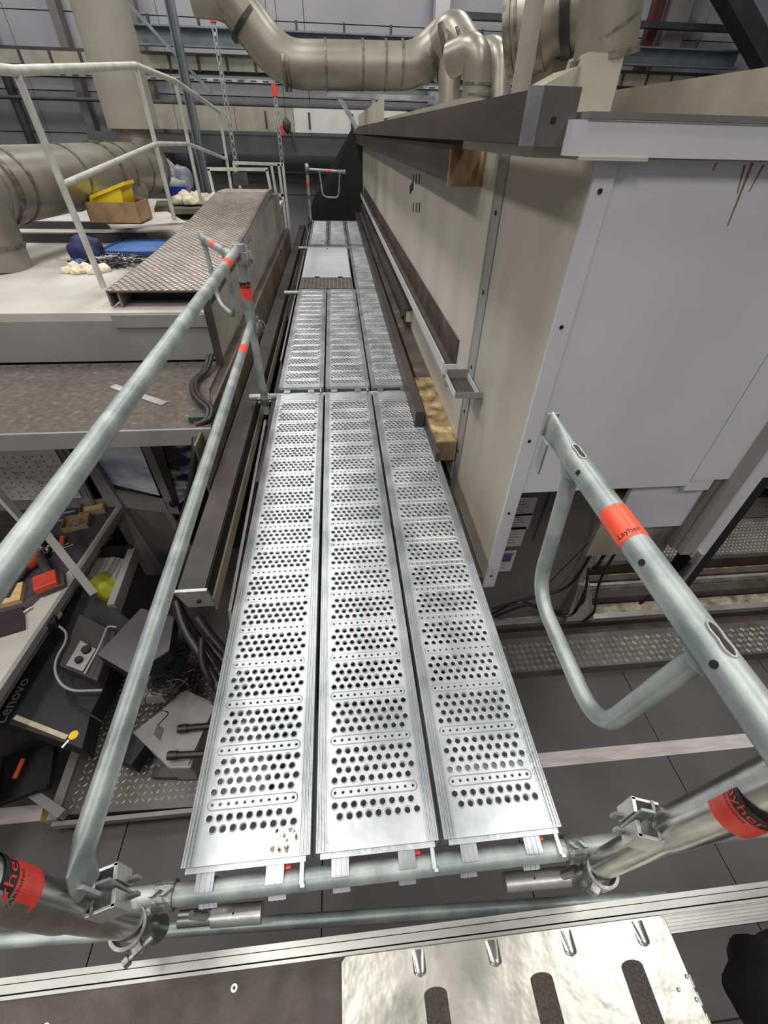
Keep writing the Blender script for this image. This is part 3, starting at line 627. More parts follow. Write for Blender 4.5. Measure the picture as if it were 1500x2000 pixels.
# side flanges with ribs
for s in (0, 1):
    prof = [(0, -.065), (0, -.001), (.002, .0), (.005, .0), (.0065, -.0025), (.009, -.0025), (.0105, .001), (.0135, .001), (.015, -.0025), (.0175, -.0025), (.019, .001), (.022, .001), (.0235, -.0025), (.026, -.0025), (.0275, 0), (.034, 0), (.034, -.004), (.004, -.006), (.004, -.065)]
    if s: prof = [(DW-x, z) for x, z in prof]
    MB().prism([(x, 0, z) for x, z in prof], (0, DL, 0)).build('side_rail', GALV, DT)
for s in (0, 1):
    y = 0 if s == 0 else DL; sg = -1 if s == 0 else 1
    MB().box(.004, DW-.004, min(y, y-sg*.004), max(y, y-sg*.004), -.055, -.0015).build('end_plate', GALV, DT)
    MB().box(.012, DW-.012, min(y, y+sg*.012), max(y, y+sg*.012), -.012, -.006).build('end_lip', GALV, DT)
    for xc in (.062, .232):
        cy, cz_ = y+sg*.042, -.042; mid = [(y-sg*.004, -.014), (y+sg*.012, -.0125)]
        for kk in range(13):
            a = math.radians(105-kk*12.5); mid.append((cy-sg*(.0268*math.cos(a)), cz_+.0268*math.sin(a)))
        mid = mid[:2]+[m_ for m_ in mid[2:] if True]; mid.append((cy+sg*.0272, cz_-.040))
        def ribbon(x0, x1, t0, t1):
            b = MB(); n = len(mid)
            for q, (yy, zz) in enumerate(mid):
                p0, p1 = mid[max(q-1, 0)], mid[min(q+1, n-1)]; d = Vector((0, p1[0]-p0[0], p1[1]-p0[1])).normalized(); nn = Vector((0, -d.z, d.y))*(1 if sg < 0 else -1)
                if nn.z < 0 and q < 4: nn = -nn
                nn = -nn if (nn.y*sg < 0 and q >= 8) else nn
                c = Vector((0, yy, zz))
                b.v += [c+nn*t0+Vector((x0, 0, 0)), c+nn*t0+Vector((x1, 0, 0)), c+nn*t1+Vector((x1, 0, 0)), c+nn*t1+Vector((x0, 0, 0))]
            for q in range(n-1):
                for e in range(4): b.f.append((4*q+e, 4*q+(e+1) % 4, 4*q+4+(e+1) % 4, 4*q+4+e))
            b.f.append((3, 2, 1, 0)); m4 = 4*(n-1); b.f.append((m4, m4+1, m4+2, m4+3)); b.smooth = True; return b
        c_ = ribbon(xc-.022, xc+.022, -.001, .0022).build('claw', mat('claw_steel', (136,140,142), (168,171,173), 8, .8, .34), DT)
        for q in (-.013, 0, .013): ribbon(xc+q-.0025, xc+q+.0025, .0022, .004).build('claw_rib', MATS['claw_steel'], c_)
MB().box(.294, .304, -.055, -.002, -.014, -.009).add(*([], [])).build('lock_lever', GALV, DT, 'flat locking lever')
MB().box(.297, .307, -.062, -.055, -.055, -.005).build('lever_tip', GALV, DT)
MB().box(.252, .268, -.02, -.002, -.040, -.026).build('lock_catch', RED, DT, 'red locking catch')
DX = (0, .3325, .665)
names = {0: ('left', 'middle', 'right')}
lab0 = ('perforated steel deck at the left of the nearest bay, with a rusty stained near corner', 'perforated steel deck in the middle of the nearest bay', 'perforated steel deck at the right of the nearest bay')
lab1 = ('perforated steel deck at the left of the second bay', 'perforated steel deck in the middle of the second bay', 'perforated steel deck at the right of the second bay, against the dark strip')
lab3 = ('perforated steel deck at the left of the farthest bay', 'perforated steel deck in the middle of the farthest bay', 'perforated steel deck at the right of the farthest bay')
ST = 2.585
DT['label'] = lab0[0]; DT['group'] = 'perforated steel decks of the walkway'
BY = (-.085, 2.59, 5.2, 7.79)
for k in (1, 2): copytree(DT, (DX[k], 0, 0), lab0[k])
for k in (0, 1, 2): copytree(DT, (DX[k], 2.685, 0), lab1[k])
copytree(DT, (DX[2], 5.305, 0), 'perforated steel deck beside the white access hatch')
for k in (0, 1, 2): copytree(DT, (DX[k], 7.83+.085, 0), lab3[k])
MB().blob((.245, 0.0, .0), .032, .04, .0012, .5, 3, 4).build('rust_stain', YSTAIN, DT, 'brown stain on the near corner') if False else None
st = MB(); rs = random.Random(12)
for i in range(16):
    cx, cy = rs.uniform(.222, .284), rs.uniform(.008, .062); r_ = rs.uniform(.002, .007); n = 9
    st.prism([(cx+r_*rs.uniform(.5, 1.2)*math.cos(2*math.pi*k/n), cy+r_*1.3*rs.uniform(.5, 1.2)*math.sin(2*math.pi*k/n), .0003) for k in range(n)], (0, 0, .0004))
st.build('dirt_spots', mat('dirt_brown', (132,120,98), (170,160,140), 60, .2, .7), DT, kind='stuff')
# hatch deck in third bay
H = thing('hatch_deck', 'wide deck of the third bay with a white access hatch and a brown plywood end', 'deck', (0, 5.2, 0))
MB().box(0, .635, 5.215, 7.72, -.06, -.008).build('frame', ALU, H)
MB().box(.012, .623, 5.72, 7.60, -.008, .006).build('hatch_lid', mat('pale_hatch', (206,208,214), (222,224,230), 5, .2, .45, stretch=(.3, 3, 1)), H, 'pale aluminium hatch lid')
MB().box(.012, .623, 7.605, 7.71, -.008, .004).build('end_panel', ALU, H)
MB().box(.012, .623, 5.21, 5.715, -.008, .002).build('anti_slip_panel', CHEQ, H, 'brown anti-slip panel with dimples')
bb = MB()
for i in range(13):
    for j in range(16): bb.blob((.035+i*.0465, 5.235+j*.03, .002), .006, .008, .002, 0, 1)
bb.smooth = False; bb.build('dimples', CHEQL, H, kind='stuff')
for x in (.17, .46): MB().box(x, x+.06, 5.70, 5.73, .0, .012).build('hinge', DARKG, H)
MB().box(.30, .33, 7.45, 7.5, .006, .01).build('finger_hole', GREYD, H); MB().box(.19, .23, 5.26, 5.275, .002, .004).build('finger_hole', BLACKP, H)

# ---------------------------------------------------------------- ledgers
LB = ('horizontal ledger tube carrying the near ends of the decks', 'ledger tube under the first deck joint, poking out left beside the post', 'ledger tube at the second deck joint, poking out left of the decks', 'ledger tube at the third deck joint, poking out left of the decks', 'ledger tube under the far end of the walkway')
for (x0, x1, y, lb) in ((-.17, 1.75, -.127, LB[0]), (-.20, 1.0, 2.55, LB[1]), (-.17, 1.0, 5.20, LB[2]), (-.15, .99, 7.80, LB[3]), (-.09, .98, 10.46, LB[4])):
    MB().tube([(x0, y, -.042), (x1, y, -.042)], .0241, 20).build('ledger_tube', TUBE, None, lb, 'tube', 'ledger tubes under the decks')
MB().tube([at(-60, 1842, z=-.3), at(1300, 1752, z=-.3)], .017, 16).build('brace_tube', TUBE, None, 'long thin bright tube lying behind the platform edge at lower left', 'tube')
# ---------------------------------------------------------------- posts
def band_label(o, P, ax, r, w_, txt=None, ref=(-1, -.4, .3)):
    P, ax = Vector(P), Vector(ax).normalized()
    rl = MB().tube([P-ax*w_*.5, P+ax*w_*.25], r+.0006, 28, caps=False).build('red_label', RED, o, 'red warning label')
    bl = MB().tube([P+ax*w_*.25, P+ax*w_*.62], r+.0007, 28, caps=False).build('black_label', BLACKP, o, 'black printed label')
    text_round('Layher', w_*.36, P+ax*w_*.43, ax, ref, r+.0012, RED, bl, 1.0)
    if txt:
        text_round('WARNING', w_*.12, P+ax*w_*.14, ax, ref, r+.0011, BLACKP, rl, 1.0)
        for q in range(4): text_round('- ---- --- ------ --', w_*.07, P-ax*w_*(.02+.08*q), ax, ref, r+.0011, BLACKP, rl, 1.0)
def coupler(label, P, ax1, ax2, off, r1, r2, grp='tube couplers'):
    """P centre on first tube; off vector to second tube"""
    P, off = Vector(P), Vector(off); o = thing('tube_coupler', label, 'coupler', P, grp)
    MB().arcband(P, ax1, off, r1+.001, r1+.008, .046, 0, 2*math.pi, 24).build('jaw', CAST, o)
    MB().arcband(P+off, ax2, -off, r2+.001, r2+.008, .046, 0, 2*math.pi, 24).build('jaw', CAST, o)
    d = off.normalized(); m = P+d*(r1+.008); MB().cyl(m, m+d*.012, .014, 12).build('pivot', CAST, o)
    for Q, ax, rr_, sd in ((P, Vector(ax1), r1, 1), (P+off, Vector(ax2), r2, -1)):
        s = Vector(ax).normalized().cross(d).normalized()
        for g in (-1, 1):
            c = Q+s*g*(rr_+.012); b = MB()
            for sa in (-.013, .013): b.obox(c+Vector(ax).normalized()*sa*1.0, Vector(ax).normalized()*.005, s*.012, d*.010)
            b.build('lug', CAST, o)
        c = Q+s*(rr_+.016); MB().cyl(c-d*.03, c+d*.034, .006, 10).build('bolt', ALU, o)
        MB().tube([c+d*.022, c+d*.034], .012, 6).build('nut', CAST, o)
    return o
def ubracket(label, P, up, out, r, k=1.0):
    """cast U-shaped guardrail bracket with a wedge, on a post at P; out = side it faces"""
    P, up = Vector(P), Vector(up).normalized(); out = Vector(out); out = (out-up*out.dot(up)).normalized(); s = up.cross(out)
    o = thing('rail_bracket', label, 'bracket', P, 'guardrail brackets')
    for sg in (-1, 1):
        b = MB()
        b.obox(P+out*(r+.012*k)+s*sg*.024*k, out*.020*k, s*.003, up*.030*k)
        b.obox(P+out*(r+.029*k)+s*sg*.016*k, out*.004, s*.011*k, up*.030*k)
        b.build('side_plate', ALU, o, bevel=.001)
        MB().obox(P+out*(r+.036*k)+s*sg*.010*k-up*.018*k, out*.010*k, s*.003, up*.010*k).build('lip', CAST, o)
    MB().obox(P+out*(r+.003), out*.003, s*.026*k, up*.032*k).build('weld_plate', CAST, o)
    wg = MB(); wg.prism([P+out*(r+.016*k)+up*.062*k-s*.0025, P+out*(r+.034*k)+up*.060*k-s*.0025, P+out*(r+.028*k)-up*.05*k-s*.0025, P+out*(r+.018*k)-up*.05*k-s*.0025], s*.005)
    wg.build('wedge', TUBE, o, 'flat locking wedge')
    return o
# near left post
PL0 = Vector((-.1, -.168, -.30)); PL1 = Vector((-.1, -.180, .30)); PL2 = Vector((-.1, -.19, 1.05))
o = thing('scaffold_post', 'thick near post at lower left with a red printed label', 'post', PL0)
MB().tube([Vector((-.1, -.165, -.21)), PL1], .033, 28).build('lower_tube', SLEEVE, o); MB().tube([PL1+Vector((0, 0, -.03)), PL1, PL2], [.034, .037, .037], 28).build('upper_sleeve', SLEEVE, o)
band_label(o, (-.1, -.181, .50), (0, 0, 1), .037, .10, 'L', (.6, -.1, .3))
# near right post
o = thing('scaffold_post', 'thick near post at lower right with a red and black printed label', 'post', (1.06, -.17, -.28))
MB().tube([Vector((1.06, -.165, -.20)), Vector((1.055, -.178, .36))], .031, 28).build('lower_tube', SLEEVE, o)
MB().tube([Vector((1.055, -.178, .34)), Vector((1.055, -.18, .40)), Vector((1.04, -.21, 1.02))], [.032, .037, .037], 28).build('upper_sleeve', SLEEVE, o)
band_label(o, at(1460, 1570, x=1.048), Vector((-.015, -.03, .62)), .037, .075, 'L', (-1, -.15, .4))
coupler('coupler clamping the near left post to the ledger tube', (-.035, -.127, -.042), (1, 0, 0), (0, 0, 1), (-.065, -.052, 0), .0241, .033)
coupler('coupler clamping the near right post to the ledger tube', (1.01, -.127, -.042), (1, 0, 0), (0, 0, 1), (.05, -.052, 0), .0241, .031)
ubracket('aluminium guardrail bracket on the near left post', (-.1, -.165, .225), (0, 0, 1), (.95, .25, 0), .030, 1.35)
ubracket('aluminium guardrail bracket on the near right post', (1.055, -.172, .34), (0, 0, 1), (-.95, .3, 0), .026, 1.3)
o = thing('stub_tube', 'short aluminium stub tube with a pin beside the near right post', 'tube', (.9, -.16, -.24), 'stub tubes with pins')
A = at(985, 1724, z=-.2); B = at(1150, 1708, z=-.2)
MB().tube([A, A.lerp(B, .75)], .024, 20).build('tube', ALU, o); MB().tube([A.lerp(B, .75), B], .019, 16).build('spigot', SLEEVE, o)
C = A.lerp(B, .62); MB().cyl(C, C+Vector((.035, 0, .06)), .010, 14).build('pin', ALU, o); MB().cyl(A.lerp(B, .33)+Vector((0,0,.0235)), A.lerp(B, .33)+Vector((0,0,.0245)), .003, 8).build('pin_hole', BLACKP, o)
o = thing('stub_tube', 'short aluminium stub tube with a pin beside the near left post', 'tube', (.05, -.16, -.24), 'stub tubes with pins')
A = at(512, 1782, z=-.2); B = at(350, 1795, z=-.2)
MB().tube([A, A.lerp(B, .6)], .024, 20).build('tube', ALU, o); MB().tube([A.lerp(B, .6), B], .019, 16).build('spigot', SLEEVE, o)
C = A.lerp(B, .62); MB().cyl(C, C+Vector((-.035, 0, .06)), .010, 14).build('pin', ALU, o); MB().cyl(A.lerp(B, .33)+Vector((0,0,.0235)), A.lerp(B, .33)+Vector((0,0,.0245)), .003, 8).build('pin_hole', BLACKP, o)
# middle post
o = thing('scaffold_post', 'post at the first deck joint carrying both long guardrails', 'post', (-.09, 2.53, -.1))
MB().tube([(-.09, 2.495, -.14), (-.09, 2.495, .47)], .0241, 24).build('lower_tube', TUBE, o)
MB().tube([(-.09, 2.495, .45), (-.09, 2.495, .48), (-.085, 2.50, .90)], [.0245, .031, .031], 24).build('upper_sleeve', TUBE, o)
band_label(o, (-.0875, 2.4972, .66), (0, 0, 1), .031, .085, None, (.4, -1, .2))
MB().cyl((-.105, 2.465, .845), (-.105, 2.485, .845), .026, 20).build('red_cap', mat('dark_red', (150,40,44), (160,48,50), 10, 0, .5), o)
coupler('coupler clamping the middle post to the ledger tube', (-.09, 2.55, -.042), (1, 0, 0), (0, 0, 1), (0, -.057, .0), .0241, .0241)
ubracket('upper guardrail bracket on the middle post with rosette', (-.085, 2.50, .84), (0, 0, 1), (.8, -.5, 0), .031)
ubracket('lower guardrail bracket on the middle post', (-.09, 2.515, .46), (0, 0, 1), (.8, -.5, 0), .0245)
b = MB()
b.arcband((-.045, 2.50, .46), (0, 1, 0), (1, 0, 0), .034, .040, .012, -1.2, 1.2, 10); b.build('cast_hook', CAST, None, 'cast hook plate behind the lower guardrail end at the middle post', 'bracket')
# far post
o = thing('scaffold_post', 'thin far post at the end of the walkway with a red band', 'post', (-.03, 10.28, 0))
MB().tube([(-.04, 10.42, -.08), (-.04, 10.42, .40)], .0241, 16).build('lower_tube', TUBE, o); MB().tube([(-.04, 10.42, .38), (-.035, 10.41, .88)], .030, 16).build('upper_sleeve', TUBE, o)
MB().tube([(-.038, 10.413, .56), (-.038, 10.412, .63)], .034, 16).build('red_label', RED, o); MB().tube([(-.04, 10.42, .38), (-.04, 10.42, .43)], .04, 12).build('collar', CAST, o)
MB().blob((-.035, 10.4, .84), .05, .05, .09, .3, 2, 8).build('clamp_head', CAST, o)
coupler('coupler at the foot of the far post', (-.04, 10.46, -.042), (1, 0, 0), (0, 0, 1), (0, -.06, .03), .0241, .0241)
# ---------------------------------------------------------------- guardrails
def flatend(pts, r, nf0=0, nf1=0, axis_flat=1):
    m = len(pts); fl = [(1, 1)]*m; return fl
o = thing('guardrail', 'upper long guardrail tube at left, running to the middle post', 'guardrail', (-.09, 1.2, .85))
A = Vector((-.09, -.20, .845)); B = Vector((-.095, 2.42, .875))
MB().tube([A, B, B+Vector((0, .05, 0)), B+Vector((0, .10, 0))], .0241, 28, flat=[(1,1),(1,1),(.6,1.15),(.3,1.3)]).build('rail_tube', TUBE, o)
MB().tube([Vector((-.0948, 2.10, .8714)), Vector((-.0948, 2.18, .8724))], .0246, 24, caps=False).build('orange_sticker', ORANGE, o)
o = thing('guardrail', 'lower long guardrail tube at left, flattened at its near end', 'guardrail', (-.06, 1.2, .45))
A = at(172, 1625, x=-.045); B = at(491, 632, x=-.085); E = at(158, 1690, x=-.05); G = at(168, 1738, x=-.06)
MB().tube([G, E, A, A.lerp(B, .2), A.lerp(B, .5), B.lerp(A, .02), B], .0225, 28, flat=[(.28,1.3),(.4,1.3),(.95,1.05),(1,1),(1,1),(1,1),(.6,1.2)]).build('rail_tube', TUBE, o)
MB().box(G.x-.02, G.x+.015, G.y-.006, G.y, G.z-.045, G.z+.045).build('hook_plate', ALU, o, 'flat hook plate')
C = at(472, 685, x=-.083); D = (B-A).normalized(); tt = (C-A).length/(B-A).length; C = A.lerp(B, tt)
MB().tube([C-D*.045, C+D*.045], .0231, 24, caps=False).build('orange_sticker', ORANGE, o)
def endguard(label, A, B, down, r, ru, ua, ub, lowz, stick, hook=None, flip=False):
    """A-B top rail, U brace hanging between parameters ua, ub down to vector down"""
    A, B, down = Vector(A), Vector(B), Vector(down); D = (B-A).normalized()
    o = thing('end_guard', label, 'guardrail', (A+B)/2, 'swinging end guards')
    MB().tube([A, A.lerp(B, .85), A.lerp(B, .93), B], r, 28, flat=[(1,1),(1,1),(.55,1.25),(.3,1.45)]).build('rail_tube', TUBE, o)
    p, q = A.lerp(B, ua), A.lerp(B, ub); s = p.lerp(q, .1)+down; t = q.lerp(p, .1)+down
    path = fillet([p, s, t, q], .09, 8); n = len(path)
    fl = [(1, 1)]*n
    MB().tube(path, ru, 24).build('u_brace', TUBE, o)
    for c in stick: MB().tube([A.lerp(B, c[0]), A.lerp(B, c[1])], r+.0006, 24, caps=False).build('orange_sticker', ORANGE, o, 'orange-red sticker band')
    for c in (p, q):   # crimped weld joints with open slots
        upv = D.cross(D.cross(Vector((0, 0, 1)))).normalized()*-1
        MB().blob(c-Vector((0, 0, r*.9)), .022, .03, .02, .2, 2, 4).build('weld', TUBE, o)
        b = MB(); sx = D.cross(upv).normalized(); cc = c+upv*(r*1.0)
        pts = [cc+D*(.026*math.cos(a))+sx*(.0085*math.sin(a)*(1-.4*math.exp(-((math.cos(a))/.4)**2))) for a in [2*math.pi*k/20 for k in range(21)]]
        b.tube(pts, .0022, 6); b.build('slot_rim', ALU, o, 'bright slot rim')
        b = MB(); b.prism([x+upv*.0002 for x in pts[:-1]], upv*.0008).build('slot', BLACKP, o)
    if hook:
        MB().obox(B-D*.01+Vector(hook)*.5, D*.003, Vector(hook).cross(D).normalized()*.014, Vector(hook)*.5).build('hook_plate', ALU, o, 'slotted hook plate')
    return o, p, q
X = .925
A = Vector((X, -.40, .872)); B = Vector((X, .49, .882))
o, p, q = endguard('near right end guard swung open with a U-shaped brace', A, B, (.0, 0, -.37), .0241, .017, .36, .84, .5, [(.575, .66)], None)
text_round('Layher', .015, A.lerp(B, .588), (B-A), (-.6, 0, .8), .0252, BLACKP, o, 1.0)
for t in (.52, .40-.07, .78): 
    C = A.lerp(B, t); MB().cyl(C+Vector((-.020, 0, .0105)), C+Vector((-.0222, 0, .0117)), .0055, 12).build('bolt_hole', BLACKP, o)
MB().obox(B+Vector((-.022, -.045, -.055)), (.0025, 0, 0), (0, .014, 0), (0, 0, .04)).build('hook_plate', ALU, o, 'slotted hook plate')
MB().obox(B+Vector((.002, .0, .002)), (.014, 0, 0), (0, .003, 0), (0, 0, .028)).build('end_tab', ALU, o)
endguard('middle end guard swung away over the ledge with a hanging U brace', Vector((-.12, 2.50, .835)), Vector((-.43, 3.06, .845)), (0, 0, -.38), .0241, .016, .25, .88, .4, [(.48, .58)])
endguard('far end guard across the end of the walkway', Vector((.0, 10.40, .83)), Vector((.71, 10.40, .80)), (0, 0, -.42), .0241, .016, .28, .84, .4, [(.5, .6)])

# ================================================================ NEAR PLATFORM
PZ = -.22
P = thing('tower_platform', 'brown ribbed platform with an aluminium edge along the bottom of the photo', 'platform', (.4, -.6, PZ-.05))
MB().box(-1.4, 1.255, -1.3, -.262, PZ-.02, PZ).build('ribbed_mat', MAT_, P)
b = MB()
for i, (y0, y1, z) in enumerate(((-.262, -.255, .004), (-.252, -.236, .006), (-.234, -.222, .001))): b.box(-1.4, 2.2, y0, y1, PZ-.05, PZ+z)
b.build('edge_profile', mat('edge_aluminium', (140,140,137), (166,166,162), 9, .75, .4, stretch=(.3,2,1)), P, 'bright aluminium edge profile')
b = MB()
for i in range(6): b.box(1.258, 2.2, -.300+i*.007, -.2955+i*.007, PZ-.05, PZ-.002)
b.box(1.258, 2.2, -.30, -.26, PZ-.05, PZ-.006).build('ribbed_edge', MATS['edge_aluminium'], P, 'ribbed aluminium beam')
for x, y in ((-.31, -.315), (.12, -.292)):
    MB().cyl((x, y, PZ), (x, y, PZ+.002), .008, 14).build('rivet', ALU, P); MB().cyl((x, y, PZ+.002), (x, y, PZ+.0025), .0035, 10).build('rivet_hole', BLACKP, P)
Hh = thing('access_hatch', 'shiny aluminium hatch lid with dark grit strips at the bottom of the photo', 'hatch', (.85, -.5, PZ))
zt = PZ+.012
pl = []
for (cx, cy, a0) in ((.395, -.262, 180), (1.245, -.272, 90)): pass
MB().prism([(.385, -1.0, PZ+.001), (1.262, -1.0, PZ+.001), (1.262, -.272, PZ+.001), (1.252, -.262, PZ+.001), (.395, -.262, PZ+.001), (.385, -.272, PZ+.001)], (0, 0, .010)).build('lid', HATCHM, Hh, bevel=.002)
for u, v in ((815, 1848), (958, 1828), (1100, 1808), (1238, 1788)):
    p_ = at(u, v, z=PZ+.011); b = MB(); N = 10
    for a_ in range(N+1):
        yy = -.268-(.05)*a_/N; wdt = .0165*math.sqrt(max(0, 1-max(0, (a_/N-.75)/.25)**2))+.0002; hgt = .0065*(a_/N+.25)*min(1, wdt/.0165) if a_ < N else .0001
        for k in range(9): t = math.pi*k/8; b.v.append(Vector((p_.x+wdt*math.cos(t)-(yy+.268)*0, yy, PZ+.0108+hgt*math.sin(t))))
    for a_ in range(N):
        for k in range(8): b.f.append((a_*9+k, a_*9+k+1, a_*9+10+k, a_*9+9+k))
    b.smooth = True; b.build('stop_nub', mat('polished_nub', (190,190,184), (200,200,194), 5, .9, .18), Hh, 'polished raised nub')
for x in (.615, .885, 1.125):
    pts = []
    for k in range(9): a = math.pi*k/8; pts.append((x+.0285*math.cos(a)*1, -.348+.012*math.sin(a), zt))
    pts += [(x-.0285, -.9, zt), (x+.0285, -.9, zt)]
    MB().prism([(p_[0], p_[1], PZ+.0112) for p_ in pts], (0, 0, .0012)).build('grit_strip', GRIT, Hh, 'dark grit strip')
for u, v in ((1341, 1907), (1325, 1933), (1360, 1952)):
    p_ = at(u, v, z=PZ+.011); MB().cyl(p_, p_+Vector((0, 0, .0015)), .0042, 14).build('rivet', DARKG, Hh); MB().cyl(p_, p_+Vector((0, 0, .002)), .0026, 12).build('rivet', ALU, Hh)
for y in (-.375, -.405, -.44): MB().cyl((1.264, y, PZ+.006), (1.264, y-.022, PZ+.006), .0045, 10).build('hinge_knuckle', ALU, Hh)
o = thing('black_form', 'rounded black fabric form at the lower right corner', 'bag', at(1530, 2000, z=-.5))  # black form taken for a person's leg, modelled as a rounded lump
p_ = at(1545, 1950, z=-.3); MB().blob(p_, .115, .13, .2, .12, 4, 21).build('body', BLACK, o)
MB().tube([at(1450, 1905, z=-.35), at(1470, 1890, z=-.32)], .006, 8).build('strap', BLACK, o)
MB().box(1.2, 3.2, -.62, -.52, -1.2, -1.12).build('cross_beam', DARKG, None, 'dark beam below the black form at lower right', 'beam')

# ================================================================ LEFT MACHINE
L = thing('white_machine', 'worn white machine top on the left with a grey front face', 'machine', (-1.5, 3, FZ))
MB().box(-4.6, -.44, 2.82, 3.9, .40, .45).build('top_plate', WHITE2, L); MB().box(-4.6, -.44, 3.904, 5.6, .40, .45).build('top_plate', WHITE2, L)
MB().box(-4.6, -.44, 5.604, 9.2, .40, .45).build('top_plate', WHITE2, L)
MB().box(-4.6, -.44, 2.815, 2.84, .13, .40).build('front_face', GREYP, L)
MB().box(-4.6, -.612, 2.842, 9.2, .122, .399).build('body', GREYD, L); MB().box(-4.6, -.612, 3.1, 9.2, -1.99, .12).build('body', GREYD, L)
MB().box(-1.05, -.44, 2.80, 2.815, .36, .44).build('front_lip', GREYP, L)
o = thing('work_deck', 'brown speckled work deck with a pale front edge on the left', 'work deck', (-1.2, 2.3, FZ))
MB().prism([(-4.6, 1.86, .10), (-.29, 1.86, .10), (-.40, 2.35, .10), (-.40, 2.80, .10), (-4.6, 2.80, .10)], (0, 0, .02)).build('deck_plate', SPECK, o)
MB().box(-4.6, -.29, 1.845, 1.86, .02, .12).build('front_edge', GREYP, o, 'pale front edge')
MB().bar((-1.02, 2.42, .124), (-.62, 2.15, .124), .05, .006).build('flat_strip', ALU, o)
for i in range(9): MB().cyl((-1.9+i*.2, 2.76, .12), (-1.9+i*.2, 2.76, .124), .012, 8).build('screw', DARKG, o)
o = thing('side_ledge', 'long brown steel ledge stepping down beside the left machine', 'ledge', (-.4, 5, -.2))
MB().box(-.60, -.345, 1.9, 8.6, .085, .1).build('ledge_top', BROWN, o); MB().box(-.352, -.34, 1.7, 8.6, -.34, .105).build('ledge_face', mat('ledge_face', (82,73,63), (110,100,87), 3, .1, .6, .1, 20), o)
o = thing('side_skirt', 'scratched pale steel side plate between ledge and chequered ramp', 'plate', (-.45, 5, .1))
MB().prism([(-.435, 2.86, .1), (-.435, 8.3, .1), (-.435, 8.3, .62), (-.435, 7.2, .70), (-.435, 5.5, .56), (-.435, 2.86, .46)], (.015, 0, 0)).build('plate', mat('scratched_steel', (142,138,128), (168,164,154), 4, .3, .5, .1, 30, stretch=(1,.5,2)), o)
MB().bar((-.40, 2.74, .12), (-.40, 2.74, .58), .05, .02, (0, 1, 0)).build('upright', DSTEEL, o)
MB().bar((-.415, 2.85, .50), (-.415, 4.2, .54), .03, .03).build('cap_angle', BROWN, o)
# chequered ramp
R_ = thing('chequer_ramp', 'chequered steel ramp rising over the left machine', 'ramp', (-.7, 5, .45))
prof = [(2.92, .56), (4.0, .585), (5.0, .63), (6.2, .72), (6.9, .76), (7.5, .745)]
xl, xr = -1.08, -.42
b = MB()
for i in range(len(prof)-1):
    (y0, z0), (y1, z1) = prof[i], prof[i+1]
    b.hexa([(xl, y0, z0-.012), (xr, y0, z0-.012), (xr, y1, z1-.012), (xl, y1, z1-.012), (xl, y0, z0), (xr, y0, z0), (xr, y1, z1), (xl, y1, z1)])
b.build('chequer_plate', CHEQ, R_)
def zprof(y):
    for i in range(len(prof)-1):
        if prof[i][0] <= y <= prof[i+1][0]:
            t = (y-prof[i][0])/(prof[i+1][0]-prof[i][0]); return prof[i][1]*(1-t)+prof[i+1][1]*t
    return prof[-1][1]
b = MB(); j = 0; y = 2.94
while y < 7.45:
    x = xl+.02+(.026 if j % 2 else 0)
    while x < xr-.02:
        z = zprof(y)+.0003; k = len(b.v)
        b.v += [Vector((x-.019, y, z)), Vector((x, y-.026, z)), Vector((x+.019, y, z)), Vector((x, y+.026, z)), Vector((x, y, z+.004))]
        b.f += [(k, k+1, k+4), (k+1, k+2, k+4), (k+2, k+3, k+4), (k+3, k, k+4)]; x += .052
    y += .037; j += 1
b.build('lozenges', CHEQL, R_, kind='stuff')
for xa, m in ((xl, GREYD), (xr-.012, ALU)):
    b = MB()
    for i in range(len(prof)-1):
        (y0, z0), (y1, z1) = prof[i], prof[i+1]
        b.hexa([(xa, y0, z0-.10), (xa+.012, y0, z0-.10), (xa+.012, y1, z1-.10), (xa, y1, z1-.10), (xa, y0, z0-.013), (xa+.012, y0, z0-.013), (xa+.012, y1, z1-.013), (xa, y1, z1-.013)])
    b.build('side_web', m, R_)
MB().box(xl+.06, xl+.075, 2.93, 3.5, .455, .547).build('stiffener', GREYD, R_)
MB().box(xl+.1, xr-.03, 3.1, 3.12, .452, .55).build('inner_stop', BLACK, R_)
# railing
RL = thing('white_railing', 'white tubular railing on the left machine top behind the chequered ramp', 'railing', (-1.22, 5, .45))
p1, p2, p3, p4 = (-1.22, 3.25, .45), (-1.21, 5.2, .66), (-1.24, 6.7, .66), (-1.15, 8.3, .50)
def topz(p, h): return (p[0], p[1], p[2]+h)
tops = [at(30, 138, y=3.25), at(265, 128, y=5.2), at(342, 158, y=6.7), at(428, 218, y=8.3)]
bots = [at(203, 562, y=3.25), at(341, 430, y=5.2), at(393, 395, y=6.7), at(456, 396, y=8.3)]
for a, b_ in zip(bots, tops): MB().tube([a, b_], .021, 14).build('post', RAILP, RL)
MB().tube([at(-60, 130, y=2.8), tops[0], tops[1], tops[2], tops[3]], .025, 14).build('top_rail', RAILP, RL)
k = (at(122, 361, y=3.25), at(304, 281, y=5.2), at(368, 281, y=6.7), at(441, 310, y=8.3))
MB().tube(list(k), .019, 12).build('mid_rail', RAILP, RL)
